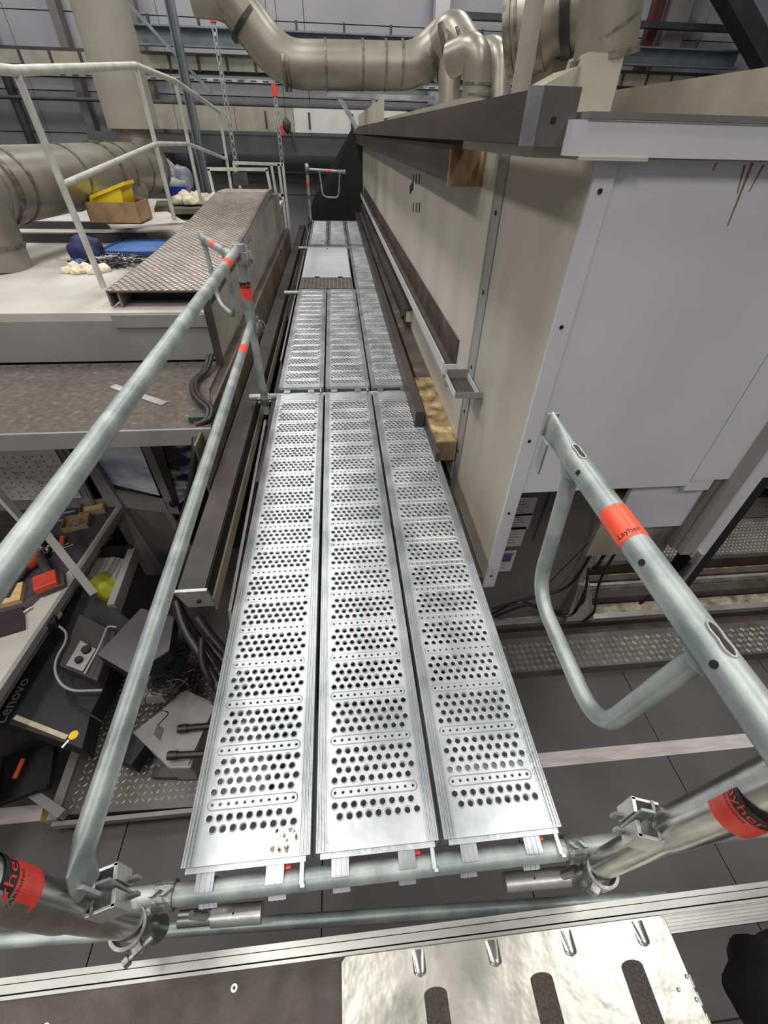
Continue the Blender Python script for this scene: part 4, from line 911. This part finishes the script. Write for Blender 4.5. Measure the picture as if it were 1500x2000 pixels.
# far small railing
R2 = thing('far_railing', 'small white square-tube railing beyond the chequered ramp', 'railing', (-1, 9.5, 0))
yA = 9.3
def segs(l, y, r=.022):
    for a, b_ in l: MB().bar(at(*a, y=y), at(*b_, y=y), r*2, r*2, (0, 1, 0)).build('bar', RAILP, R2)
segs([((405, 330), (523, 331)), ((407, 330), (422, 395)), ((521, 331), (533, 392))], yA)
segs([((455, 318), (552, 321)), ((456, 318), (477, 395)), ((552, 319), (566, 448)), ((530, 322), (545, 413)), ((470, 381), (555, 381)), ((544, 320), (560, 445))], yA+.6)
p = at(453, 336, y=yA-.05); q2 = at(486, 362, y=yA-.05); MB().box(p.x, q2.x, yA-.06, yA-.05, q2.z, p.z).build('dark_sign', DARKG, R2, 'dark square plate')
# things on the white top
zt = .45
o = MB().box(-3.3, -2.0, 6.05, 6.12, .45, .52).build('steel_angle', DARKG, None, 'long dark steel angle lying on the white top behind the hoses', 'bar')
MB().box(-3.4, -1.55, 5.2, 5.28, .45, .53).build('steel_angle', DARKG, None, 'dark steel bar lying on the white top near the blue tray', 'bar')
MB().bar(at(205, 433, z=.62), at(345, 425, z=.62), .9, .02).build('pale_board', WHITE2, None, 'pale board under the cardboard box with yellow plastic', 'board')
def openbox(label, P, w_, d_, h, m, t=.006, rot=0, name='cardboard_box', cat='box', grp=None, inner=None):
    P = Vector(P); o = thing(name, label, cat, P, grp); c, s = math.cos(rot), math.sin(rot); ax, ay = Vector((c, s, 0)), Vector((-s, c, 0)); Z = Vector((0, 0, 1))
    MB().obox(P+Z*t/2, ax*w_/2, ay*d_/2, Z*t/2).build('base', inner or m, o)
    for sg in (-1, 1):
        MB().obox(P+ax*sg*(w_/2-t/2)+Z*h/2, ax*t/2, ay*d_/2, Z*h/2).build('side', m, o); MB().obox(P+ay*sg*(d_/2-t/2)+Z*h/2, ax*w_/2, ay*t/2, Z*h/2).build('side', m, o)
    return o
Pb = at(240, 430, z=.64); openbox('cardboard box holding yellow plastic on the pale board', Pb, .50, .35, .17, CARD, .01, -.02)
o = thing('yellow_crate', 'yellow plastic bin tipped into the cardboard box', 'bin', Pb+Vector((-.03, 0, .1)))
MB().hexa([Pb+Vector(v) for v in ((-.24, -.1, .12), (.08, -.1, .02), (.12, .12, .02), (-.2, .12, .12), (-.2, -.12, .22), (.12, -.12, .3), (.14, .14, .3), (-.16, .14, .22))]).build('body', YELL, o)
MB().obox(Pb+Vector((.0, .0, .265)), (.175, 0, .055), (0, .135, 0), (0, 0, .014)).build('rim', YELL, o)
# blue tray
o = openbox('shallow blue plastic tray on the white top against the ramp', at(278, 488, z=.46), .62, .62, .04, BLUE, .03, -.05, 'blue_tray', 'tray', None, BLUEL)
# strap bag (blue)
p = at(172, 500, z=.5); o = thing('blue_pouch', 'dark blue tool pouch with white cords on the white top', 'pouch', p)
MB().blob(p+Vector((0, 0, .04)), .14, .1, .12, .25, 3, 31).build('pouch', mat('navy_cloth', (26,34,72), (40,48,92), 20, 0, .7), o)
MB().blob(at(153, 518, z=.47), .05, .06, .05, .2, 2, 33).build('flap', BLUE, o)
rnd = random.Random(5); b = MB(); c = at(225, 515, z=.46)
for i in range(46):
    q_ = c+Vector((rnd.gauss(0, .17), rnd.gauss(0, .08), rnd.uniform(0, .05))); a = rnd.uniform(0, 6.28); r_ = rnd.uniform(.04, .1)
    pts = [q_+Vector((math.cos(a+t*.7)*r_*(1+.15*t), math.sin(a+t*.7)*r_*.6, .008*math.sin(t*2))) for t in range(7)]; b.tube(pts, .0055, 5)
b.build('tangled_cords', RUBBER, None, 'tangle of black cords between the pouch and the blue tray', 'cord', kind='stuff')
b = MB()
for i in range(26):
    q_ = c+Vector((rnd.gauss(0.02, .17), rnd.gauss(0, .07), rnd.uniform(.03, .06))); a = rnd.uniform(0, 6.28); r_ = rnd.uniform(.03, .08)
    b.tube([q_+Vector((math.cos(a+t*.7)*r_*(1+.15*t), math.sin(a+t*.7)*r_*.6, .008*math.sin(t*2))) for t in range(5)], .004, 5)
b.build('steel_chain', ALU, None, 'thin bright chain lying in the tangle of black cords', 'chain', kind='stuff')
def rag(label, u, v, z, rx, ry, rz, seed):
    p = at(u, v, z=z); b = MB()
    for i in range(7): b.blob(p+Vector(((i-3)*rx*.22, math.sin(i*2.3)*ry*.3, rz*.2)), rx*.3, ry*.5, rz*(.6+.4*math.sin(i*1.7)**2), .16, 4, seed+i, zmin=z+.001)
    return b.build('cleaning_rag', RAG, None, label, 'rag', 'cream cleaning rags')
rag('cream rag crumpled on the white top in front of the railing post', 168, 532, .45, .2, .12, .06, 40)
rag('cream rag heap on the dark tray behind the ramp', 385, 398, .60, .35, .2, .12, 50)
o = MB().bar(at(305, 405, z=.55), at(410, 403, z=.55), .95, .06).build('oil_tray', mat('olive_tray', (92,90,72), (108,106,88), 4, .2, .5), None, 'dull olive tray behind the chequered ramp', 'tray')
p = at(350, 388, z=.60); o = thing('blue_bin', 'small blue bin in a clear plastic bag behind the railing', 'bin', p)
MB().hexa([p+Vector(v) for v in ((-.13, -.1, -.02), (.13, -.1, -.02), (.13, .1, -.02), (-.13, .1, -.02), (-.16, -.12, .15), (.16, -.12, .15), (.16, .12, .15), (-.16, .12, .15))]).build('body', mat('bin_blue', (30,50,150), (40,62,166), 9, 0, .4), o)
MB().blob(p+Vector((0, 0, .17)), .13, .1, .07, .4, 2, 60).build('contents', PAPER, o)
MB().blob(p+Vector((.02, .02, .2)), .2, .14, .2, .3, 3, 61).build('plastic_bag', mat('bag_clear', (170,176,190), (200,206,220), 6, .0, .2, .5, 12, alpha=.35), o)

# beams between machine and walkway
o = thing('black_beam', 'long dark box beam beside the walkway with a pale end plate', 'beam', (-.23, 1, -.4))
MB().box(-.286, -.172, .885, 10.6, -.112, -.10).build('beam_top', mat('beam_top', (44,40,40), (64,58,57), 4, .2, .55, .1, 30), o)
MB().box(-.286, -.278, .885, 10.6, -.20, -.112).build('web', DSTEEL, o); MB().box(-.176, -.168, .885, 10.6, -.20, -.112).build('web', BLACK, o)
MB().box(-.166, -.158, .90, 10.6, -.27, -.19).build('lower_flange', YSTAIN if False else mat('dull_olive', (120,112,92), (140,132,112), 5, 0, .6), o, 'dull olive lower flange')
MB().prism([(-.296, .868, -.095), (-.160, .868, -.095), (-.150, .868, -.20), (-.262, .868, -.20)], (0, .015, 0)).build('end_plate', ALU, o, 'pale end plate with a bolt')
MB().cyl((-.205, .858, -.158), (-.205, .868, -.158), .009, 12).build('bolt', BLACKP, o)
MB().box(-.13, -.05, 1.9, 10.6, -.36, -.30).build('inner_rail', DARKG, None, 'dark rail in the gap between the box beam and the decks', 'rail')
MB().box(-.075, -.06, 3.4, 10.6, -.20, -.12).build('trim_rail', GREYP, None, 'thin grey rail close to the left edge of the decks', 'rail')
MB().box(-.12, 1.0, 1.15, 10.8, -1.9, -.75).build('underdeck_dark_box', BLACK, None, 'black box standing in for the darkness around the machine bed under the walkway', 'machine')  # solid black volume gives the darkness seen below the decks
o = thing('side_cabinet', 'pale grey cabinet side just left of the nearest decks', 'cabinet', (-.1, .9, FZ))
MB().prism([(-.14, .95, -.35), (-.14, 2.6, -.25), (-.14, 2.6, -1.9), (-.14, .75, -1.9), (-.14, .75, -.75)], (.016, 0, 0)).build('side', mat('pale_cabinet', (130,126,126), (142,138,138), 2, 0, .5), o)
# hose on brown deck
o = thing('cable_bundle', 'thick black cable bundle snaking over the brown deck edge', 'cable', (-.5, 2.2, .1))
pts = [at(408, 695, z=.20), at(400, 725, z=.15), at(374, 745, z=.15), at(378, 775, z=.16), at(408, 800, z=.16), at(403, 822, z=.14), at(384, 830, z=.12)]
MB().tube(fillet(pts, .08, 5), .017, 10).build('sheath', RUBBER, o); MB().tube([p_+Vector((.022, .01, .004)) for p_ in fillet(pts, .08, 5)], .014, 10).build('sheath', RUBBER, o)
p = at(388, 818, z=.135); MB().box(p.x-.05, p.x+.045, p.y-.02, p.y+.02, .12, .155).build('clip', GREENC, o, 'green cable clip')
pts = [at(383, 825, z=.12), at(381, 880, y=1.8), at(372, 960, y=1.75), at(345, 1050, y=1.7), at(335, 1150, y=1.6), at(370, 1220, y=1.5), at(410, 1270, y=1.4), at(450, 1330, y=1.3)]
MB().tube(fillet(pts, .15, 5), .02, 10).build('drop_hose', RUBBER, o)

# ---------------------------------------------------------------- left lower: windows and frame under the brown deck
YB = 2.75
W = thing('lower_machine_front', 'grey framed machine doors under the brown deck, one window behind crinkled film', 'machine', (-1.1, YB, FZ))
def fq(u, v, y=YB): return at(u, v, y=y)
def fpoly(pts, name, m, y=YB, th=.03, lab=None): return MB().prism([fq(u, v, y) for u, v in pts], (0, th, 0)).build(name, m, W, lab)
MB().box(-3.3, -.62, 3.0, 3.04, FZ+.01, .08).build('back_wall', BLACK, W)
fpoly([(172, 865), (268, 860), (312, 968), (203, 942)], 'window_film', GLASSF, YB+.01, .01, 'window covered with crinkled film, its reflections painted in pale colour')
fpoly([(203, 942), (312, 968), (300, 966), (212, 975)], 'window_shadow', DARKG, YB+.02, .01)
fpoly([(268, 855), (286, 855), (345, 1000), (330, 1000)], 'frame_bar', GREYP, YB-.03, .04)
fpoly([(286, 855), (312, 855), (352, 1000), (345, 1000)], 'frame_bar', DSTEEL, YB-.02, .04)
fpoly([(312, 858), (400, 855), (430, 905), (350, 985)], 'side_window', mat('dark_film_painted_sheen', (44,46,58), (232,236,246), 4, .1, .2, .8, 5, stretch=(1,1,2.6), lo=.46, hi=.66), YB+.01, .01, 'dark window film with sheen painted as pale streaks')  # near-white streaks imitate reflections on the film by colour
fpoly([(210, 958), (345, 985), (352, 1005), (222, 990)], 'frame_rail', GREYP, YB-.03, .04)
fpoly([(225, 992), (325, 1000), (385, 1100), (330, 1160), (300, 1140)], 'door_panel', GREYD, YB-.005, .02)
fpoly([(320, 998), (332, 1000), (392, 1095), (380, 1100)], 'frame_bar', GREYP, YB-.03, .03)
fpoly([(140, 865), (158, 865), (330, 1130), (300, 1150)], 'frame_post', GREYP, YB-.06, .05)
fpoly([(118, 865), (128, 865), (185, 985), (172, 985)], 'frame_post', GREYP, YB-.04, .03)
p = at(337, 985, y=YB-.05); MB().blob(p, .03, .02, .035, .2, 2, 5).build('door_knob', BLACK, W)
# planner on the wall behind bench
o = thing('wall_planner', 'printed year planner on the wall under the brown deck at far left', 'poster', at(60, 920, y=2.7))
a = at(-20, 862, y=2.68); c2 = at(105, 950, y=2.68)
MB().box(a.x-.3, -1.78, 2.68, 2.69, -.98, a.z+.02).build('sheet', PAPER, o)
for i in range(14):
    for j in range(9):
        x = -2.72+i*.068; z = -.55-j*.048
        if x < -1.83:
            if (i*7+j*3) % 5 == 0: MB().box(x, x+.05, 2.678, 2.68, z-.03, z).build('cell', PINK, o)
            MB().box(x, x+.012, 2.677, 2.679, z-.012, z).build('print_mark', GREYP, o)
MB().box(-3.4, -1.74, 2.70, 2.74, -1.5, .0).build('partition', GREYP, None, 'grey partition wall carrying the year planner', 'partition')
# bench
Bn = thing('workbench', 'grey metal workbench with a dark mat at the left edge', 'workbench', (-1.9, 1.6, FZ)); bz = -1.1
b0 = Vector((-1.66, .25, bz)); b1 = Vector((-1.49, 2.76, bz)); e_ = (b1-b0).normalized(); n_ = Vector((-e_.y, e_.x, 0))
def bl(a, w_, z=0): return b0+e_*a+n_*w_+Vector((0, 0, z))
Lb = (b1-b0).length
def bpoly(pts, z0, z1, nm, m, lab=None): return MB().prism([bl(a, w_, z0) for a, w_ in pts], (0, 0, z1-z0)).build(nm, m, Bn, lab)
bpoly([(0, .035), (Lb, .035), (Lb, 1.4), (0, 1.4)], -.04, -.004, 'top', WHITE2)
bpoly([(1.75, .06), (Lb-.02, .06), (Lb-.02, 1.3), (1.75, 1.3)], -.004, 0, 'mat', BENCHM); bpoly([(.75, .30), (1.2, .22), (1.75, .08), (1.75, 1.3), (.75, 1.3)], -.004, 0, 'mat', BENCHM)
bpoly([(0, 0), (Lb, 0), (Lb, .03), (0, .03)], -.05, .006, 'edge_rail', GREYP, 'grey edge rail')
for a, w_ in ((.05, .6), (1.2, .6), (Lb-.08, 0)): bpoly([(a, w_), (a+.05, w_), (a+.05, w_+.06), (a, w_+.06)], FZ-bz, -.05, 'leg', GREYP)
bpoly([(.1, .02), (Lb-.1, .02), (Lb-.1, .035), (.1, .035)], -.10, -.06, 'apron', GREYD); bpoly([(1.3, .01), (1.4, .01), (1.4, .018), (1.3, .018)], -.10, -.055, 'white_tag', PAPER)
A = at(-5, 925, y=2.0); MB().bar(at(68, 1015, y=2.05), at(183, 1160, y=1.75), .05, .05).build('frame_upright', GREYP, None, 'slanting grey frame upright crossing the bench edge', 'post')
MB().bar(at(-20, 945, y=2.3), at(40, 1012, y=2.3), .06, .03).build('white_bar', PAPER, None, 'white bar at the left edge below the upper guardrail', 'bar')
for k, (u, v, lb) in enumerate(((185, 995, 'small cardboard box at the back corner of the workbench'), (152, 1025, 'small open cardboard box of screws on the workbench'))):
    o = openbox(lb, at(u, v, z=bz), .19, .15, .05, CARD, .005, .25)
    b = MB(); c = at(u, v, z=bz+.01)
    if k:
        for i in range(24): q_ = c+Vector((rnd.uniform(-.06, .06), rnd.uniform(-.045, .045), rnd.uniform(.0, .02))); a = rnd.uniform(0, 3.1); b.tube([q_, q_+Vector((math.cos(a)*.035, math.sin(a)*.035, 0))], .004, 6)
        b.build('loose_screws', ALU, None, 'loose screws in the open cardboard box on the workbench', 'screws', kind='stuff')
    else: MB().obox(c+Vector((0, 0, .02)), (.07, .018, 0), (-.005, .02, 0), (0, 0, .012)).build('wood_block', WOODM, None, 'small wood block in the back cardboard box', 'block')
# drill
D0 = at(88, 1118, z=bz+.02); o = thing('cordless_drill', 'red and black cordless drill lying on the workbench', 'drill', D0)
h0, h1, h2, h3 = at(76, 1084, z=bz+.05), at(48, 1108, z=bz+.05), at(30, 1135, z=bz+.045), at(14, 1168, z=bz+.04)
MB().tube([h0, h0.lerp(h1, .6), h1], [.046, .050, .042], 14).build('motor_housing', REDP, o); MB().tube([h1, h2], [.042, .028], 14).build('chuck', DARKG, o)
MB().tube([h2, h3], .016, 10).build('bit_holder', DARKG, o)
g1 = at(100, 1128, z=bz+.05); MB().tube([h0, g1], .034, 12).build('grip', DARKG, o)
g2 = at(90, 1136, z=bz+.06); MB().obox(g2, (.062, .035, 0), (-.035, .062, 0), (0, 0, .028)).build('battery', REDP, o, bevel=.008); MB().obox(g2+Vector((.02, .01, -.035)), (.07, .04, 0), (-.036, .066, 0), (0, 0, .02)).build('battery_base', DARKG, o, bevel=.006)
MB().obox(at(10, 1165, z=bz+.02), (.10, .03, 0), (-.03, .08, 0), (0, 0, .02)).build('wood_block', WOODM, None, 'pale wood block under the drill tip', 'block')
MB().obox(at(-5, 1222, z=bz+.01), (.14, .05, 0), (-.05, .09, 0), (0, 0, .01)).build('dark_notebook', mat('dark_purple', (44,30,36), (54,38,44), 9), None, 'dark notebook at the left edge of the workbench', 'notebook')
for k in range(5):
    c = at(82+k*6, 1088-k*3, z=bz+.012); a = 1.9-k*.35
    MB().tube([c, c+Vector((math.cos(a)*.13, math.sin(a)*.13, 0))], .005, 6).build('hex_key', ALU, None, ('leftmost', 'second', 'middle', 'fourth', 'rightmost')[k]+' of the fanned bright hex keys beside the drill', 'tool', 'hex keys on the bench')
for k, (u, v) in enumerate(((125, 1003), (128, 1016), (22, 1212))):
    c = at(u, v, z=bz+.01); MB().tube([c+Vector((-.08, -.01 if k < 2 else -.1, 0)), c+Vector((.08, .03 if k < 2 else .1, 0))], .009, 8).build('drill_bit', ALU, None, ('long drill bit at the back of the bench mat', 'second drill bit just in front of the long one', 'spiral drill bit on the white part of the bench')[k], 'tool', 'drill bits')
b = openbox('small black tray of sockets behind the drill', at(66, 1078, z=bz), .28, .2, .04, BLACK, .008, .2, 'socket_tray', 'tray')
b = MB(); c = at(66, 1078, z=bz+.02)
for i in range(22): q_ = c+Vector((rnd.uniform(-.1, .1), rnd.uniform(-.07, .07), 0)); b.cyl(q_, q_+Vector((rnd.uniform(-.03, .03), .02, .02)), .01, 8)
b.build('sockets', mat('brass_bits', (150,128,96), (190,180,160), 20, .5, .4), None, 'loose sockets in the small black tray', 'tools', kind='stuff')
p = at(120, 1068, z=bz+.02); MB().tube([p, p+Vector((-.03, .1, .01))], .018, 10).build('orange_handle', PINKO, None, 'orange tool handle on the bench mat', 'tool')
# drawer with striped rolls / cable duct next to bench
o = thing('open_drawer', 'grey trough of pale slats beside the workbench', 'trough', at(215, 1110, z=-1.3))
A = at(180, 1090, z=-1.3)
for i in range(9):
    a = at(184+i*9.5, 1094-(4-abs(i-3))*2, z=-1.28); b_ = at(150+i*9.5, 1140+i*3, z=-1.34)
    MB().bar(a, b_, .036, .02).build('slat', WHITE2 if i < 5 else GREYP, o)
MB().bar(at(262, 1080, z=-1.25), at(222, 1190, z=-1.25), .05, .12).build('side_bar', GREYP, o); MB().bar(at(178, 1080, z=-1.22), at(262, 1075, z=-1.22), .02, .12).build('end_bar', BLACK, o)
MB().blob(at(200, 1150, z=-1.35), .16, .12, .1, .4, 3, 71).build('hivis_vest', HIVIS, None, 'crumpled yellow vest with grey reflective strip under the slatted trough', 'vest')
# black panels and computers
o = thing('computer_case', 'black computer case lying beside the workbench with a yellow round sticker', 'computer', (-1.45, 1.0, -1.5))
cz = -1.32
c0, c1_, c2_, c3_ = at(-70, 1385, z=cz), at(160, 1462, z=cz), at(178, 1392, z=cz), at(95, 1240, z=cz)
c1b = at(225, 1300, z=cz)
poly = [c0, c1_, c2_, c1b, at(120, 1245, z=cz), at(-20, 1350, z=cz)]
MB().prism(poly, (0, 0, -.16)).build('case', BLACK, o, bevel=.004)
ux = (at(42, 1340, z=cz)-at(8, 1398, z=cz)); text_flat('Lenovo', .095, at(25, 1368, z=cz), ux, Vector((-ux.y, ux.x, 0)), GREYP, o)
ux = (at(130, 1440, z=cz)-at(28, 1400, z=cz)); c = at(79, 1420, z=cz)
MB().obox(c+Vector((0, 0, .0015)), ux*.5, Vector((-ux.y, ux.x, 0)).normalized()*.013, (0, 0, .001)).build('pale_sticker_strip', mat('aged_strip', (150,144,118), (172,166,140), 14), o)
p = at(144, 1436, z=cz); MB().cyl(p, p+Vector((0, 0, .003)), .026, 24).build('round_sticker', mat('sticker_yellow', (214,166,26), (226,178,36), 9), o)
p = at(128, 1453, z=cz); MB().obox(p+Vector((0, 0, .002)), (.01, .02, 0), (.006, -.003, 0), (0, 0, .001)).build('small_badge', ALU, o)
o = thing('leaning_board', 'large flat black panel leaning between workbench and grey monitor', 'panel', (-1.35, 1.7, -1.6))
q4 = [at(146, 1132, z=-1.25), at(258, 1215, z=-1.2), at(215, 1300, z=-1.3), at(95, 1250, z=-1.35)]
MB().prism(q4, (0, 0, -.03)).build('panel', mat('soft_black', (30,29,31), (38,37,39), 6, 0, .6), o)
o = thing('socket_box', 'dark box with a grey connector plate and cables', 'box', at(170, 1290, z=-1.3))
q4 = [at(155, 1200, z=-1.15), at(225, 1235, z=-1.12), at(190, 1330, z=-1.2), at(115, 1300, z=-1.22)]
MB().prism(q4, (0, 0, -.1)).build('housing', mat('housing', (44,42,43), (54,51,52), 6, 0, .55), o)
q4 = [at(158, 1252, z=-1.14), at(188, 1268, z=-1.14), at(162, 1312, z=-1.17), at(130, 1300, z=-1.18)]
MB().prism(q4, (0, 0, .006)).build('connector_plate', GREYP, o); p = at(170, 1270, z=-1.14); MB().tube([p, p+Vector((0, 0, .02))], .028, 16).build('socket', BLACK, o); p = at(155, 1290, z=-1.15); MB().tube([p, p+Vector((0, 0, .02))], .022, 14).build('socket', BLACK, o)
MB().tube(fillet([at(228, 1225, z=-1.1), at(210, 1222, z=-1.1), at(195, 1262, z=-1.1), at(165, 1316, z=-1.12)], .04, 5), .007, 8).build('grey_lever', GREYP, o)
MB().tube(fillet([at(105, 1215, z=-1.18), at(138, 1240, z=-1.15), at(100, 1300, z=-1.2), at(125, 1350, z=-1.25), at(200, 1348, z=-1.25)], .2, 8), .008, 8).build('grey_cable', GREYP, None, 'grey cable curving over the black computer case', 'cable')
MB().tube(fillet([at(130, 1350, z=-1.28), at(135, 1370, z=-1.28), at(200, 1410, z=-1.28)], .05, 5), .006, 8).build('thin_cable', RUBBER, None, 'thin black cable crossing the corner of the computer case', 'cable')
p = at(93, 1215, z=-1.15); MB().obox(p, (.05, .02, 0), (-.03, .05, 0), (0, 0, .03)).build('hand_scanner', BLACK, None, 'black hand unit on the edge of the workbench', 'device')
o = thing('grey_monitor', 'grey-topped computer monitor housing seen from above beside the computer case', 'monitor', (-.95, 1.3, -1.3))
mz = -1.08; q4 = [at(190, 1278, z=mz), at(275, 1188, z=mz), at(340, 1205, z=mz), at(330, 1270, z=mz), at(258, 1318, z=mz)]
MB().prism(q4, (0, 0, -.01)).build('top_cover', PLAST, o); MB().prism([Vector((p_.x, p_.y, mz-.011)) for p_ in q4], (0, 0, -.10)).build('housing', BLACK, o)
# machine base on the diamond platform
o = thing('operator_platform', 'diamond plate platform on a grey frame at lower left', 'platform', (-1, 1, FZ)); pz = -1.86
MB().prism([(-1.42, .6, pz-.06), (-.15, .56, pz-.06), (-.15, 1.75, pz-.06), (-1.5, 1.75, pz-.06)], (0, 0, .06)).build('plate', TREAD, o)
tread(o, -1.40, -.2, .62, 1.72, pz+.0005, .04, .034, .011, TREADB)
MB().box(-1.46, -.12, .545, .57, pz-.07, pz-.005).build('front_frame', GREYP, o)
MB().bar((-1.45, .57, pz-.02), (-1.52, 1.75, pz-.02), .06, .10).build('side_frame', GREYP, o)
MB().bar(at(-60, 1465, z=-1.8), at(125, 1592, z=-1.82), .05, .07).build('side_frame', GREYP, o)
MB().hexa([at(78, 1605, z=FZ), at(110, 1612, z=FZ), at(120, 1590, z=FZ), at(90, 1580, z=FZ)]+[at(84, 1575, z=-1.9), at(118, 1595, z=-1.9), at(122, 1580, z=-1.9), at(95, 1562, z=-1.9)]).build('foot', mat('yellow_black_foot', (90,80,30), (150,134,60), 6, 0, .6), o)
o = thing('pump_housing', 'pale grey machine housing with two black hoses on the diamond plate', 'machine part', (-.85, 1.1, pz)); hz = -1.62
q4 = [at(258, 1430, z=hz), at(330, 1500, z=hz), at(372, 1500, z=hz), at(415, 1370, z=hz), at(360, 1345, z=hz), at(310, 1390, z=hz)]
MB().prism(q4, (0, 0, -.22)).build('housing', GREYP, o, bevel=.01)
q4 = [at(345, 1460, z=hz), at(368, 1495, z=hz), at(420, 1380, z=hz), at(385, 1365, z=hz)]
MB().prism(q4, (0, 0, .012)).build('cover', mat('pale_cover', (136,132,132), (148,144,144), 3, 0, .5), o)
q4 = [at(308, 1415, z=hz), at(320, 1424, z=hz), at(313, 1447, z=hz), at(300, 1435, z=hz)]
MB().prism(q4, (0, 0, .004)).build('badge', PLAST, o)
for u0, v0, v1 in ((328, 1476, 1472), (348, 1424, 1416)):
    a, b_ = at(u0, v0, z=hz+.04), at(u0+85, v1, z=hz+.04); MB().tube([a, a.lerp(b_, .4), b_], .022, 12).build('hose', RUBBER, o); MB().tube([a, a.lerp(b_, .22)], .027, 12).build('hose_cuff', RUBBER, o)
MB().bar(at(300, 1510, z=pz+.03), at(395, 1512, z=pz+.03), .06, .06).build('base_rail', DSTEEL, o)
o = MB().obox(at(262, 1470, z=-1.7), (.07, -.03, 0), (.03, .07, 0), (0, 0, .07)).build('black_adapter', BLACK, None, 'black plastic adapter box by the lower guardrail', 'device')
# hoses near box-beam end
for k, pts in enumerate((((345, 1175), (360, 1230), (400, 1290), (440, 1370), (455, 1420)), ((385, 1205), (410, 1240), (440, 1275), (470, 1300)), ((395, 1245), (392, 1290), (410, 1330), (425, 1350)))):
    P = [at(u, v, z=-.9-.08*i) for i, (u, v) in enumerate(pts)]; MB().tube(fillet(P, .2, 6), .03 if k < 2 else .02, 12).build('black_hose', RUBBER, None, ('thick black hose running down from under the box beam end', 'thick black hose disappearing under the nearest left deck', 'curved black hose over the diamond plate')[k], 'hose', 'black machine hoses')
o = thing('motor_unit', 'dark oily motor unit with wiring below the grey monitor', 'motor', at(330, 1330, z=-1.6))
p = at(325, 1320, z=-1.55); MB().tube([at(352, 1250, z=-1.5), at(318, 1345, z=-1.5)], .10, 18).build('motor_body', DARKG, o); MB().obox(at(300, 1345, z=-1.55), (.09, 0, 0), (0, .08, 0), (0, 0, .05)).build('junction_box', GREYP, o)
b = MB()
for i in range(22):
    u = rnd.uniform(300, 375); v = 1400-(u-300)*1.9+rnd.uniform(-40, 30); q_ = at(u, v, z=-1.40); a = rnd.uniform(0, 6.28)
    b.tube([q_+Vector((math.cos(a+t*.4)*.05*(1+.1*t), math.sin(a+t*.4)*.05, .02*math.sin(t*.8))) for t in range(12)], .0035, 5)
b.build('loose_wiring', RUBBER, o, kind='stuff')
b = openbox('black dustpan tray with an orange-handled brush at lower left', at(55, 1510, z=-1.75), .3, .3, .04, BLACK, .01, .3, 'dustpan', 'dustpan')
a = at(28, 1520, z=-1.68); MB().tube([a, at(45, 1483, z=-1.68)], .014, 10).build('hand_brush', PINKO, None, 'orange brush handle lying in the black dustpan', 'brush')
print('OBJS', len(bpy.data.objects))
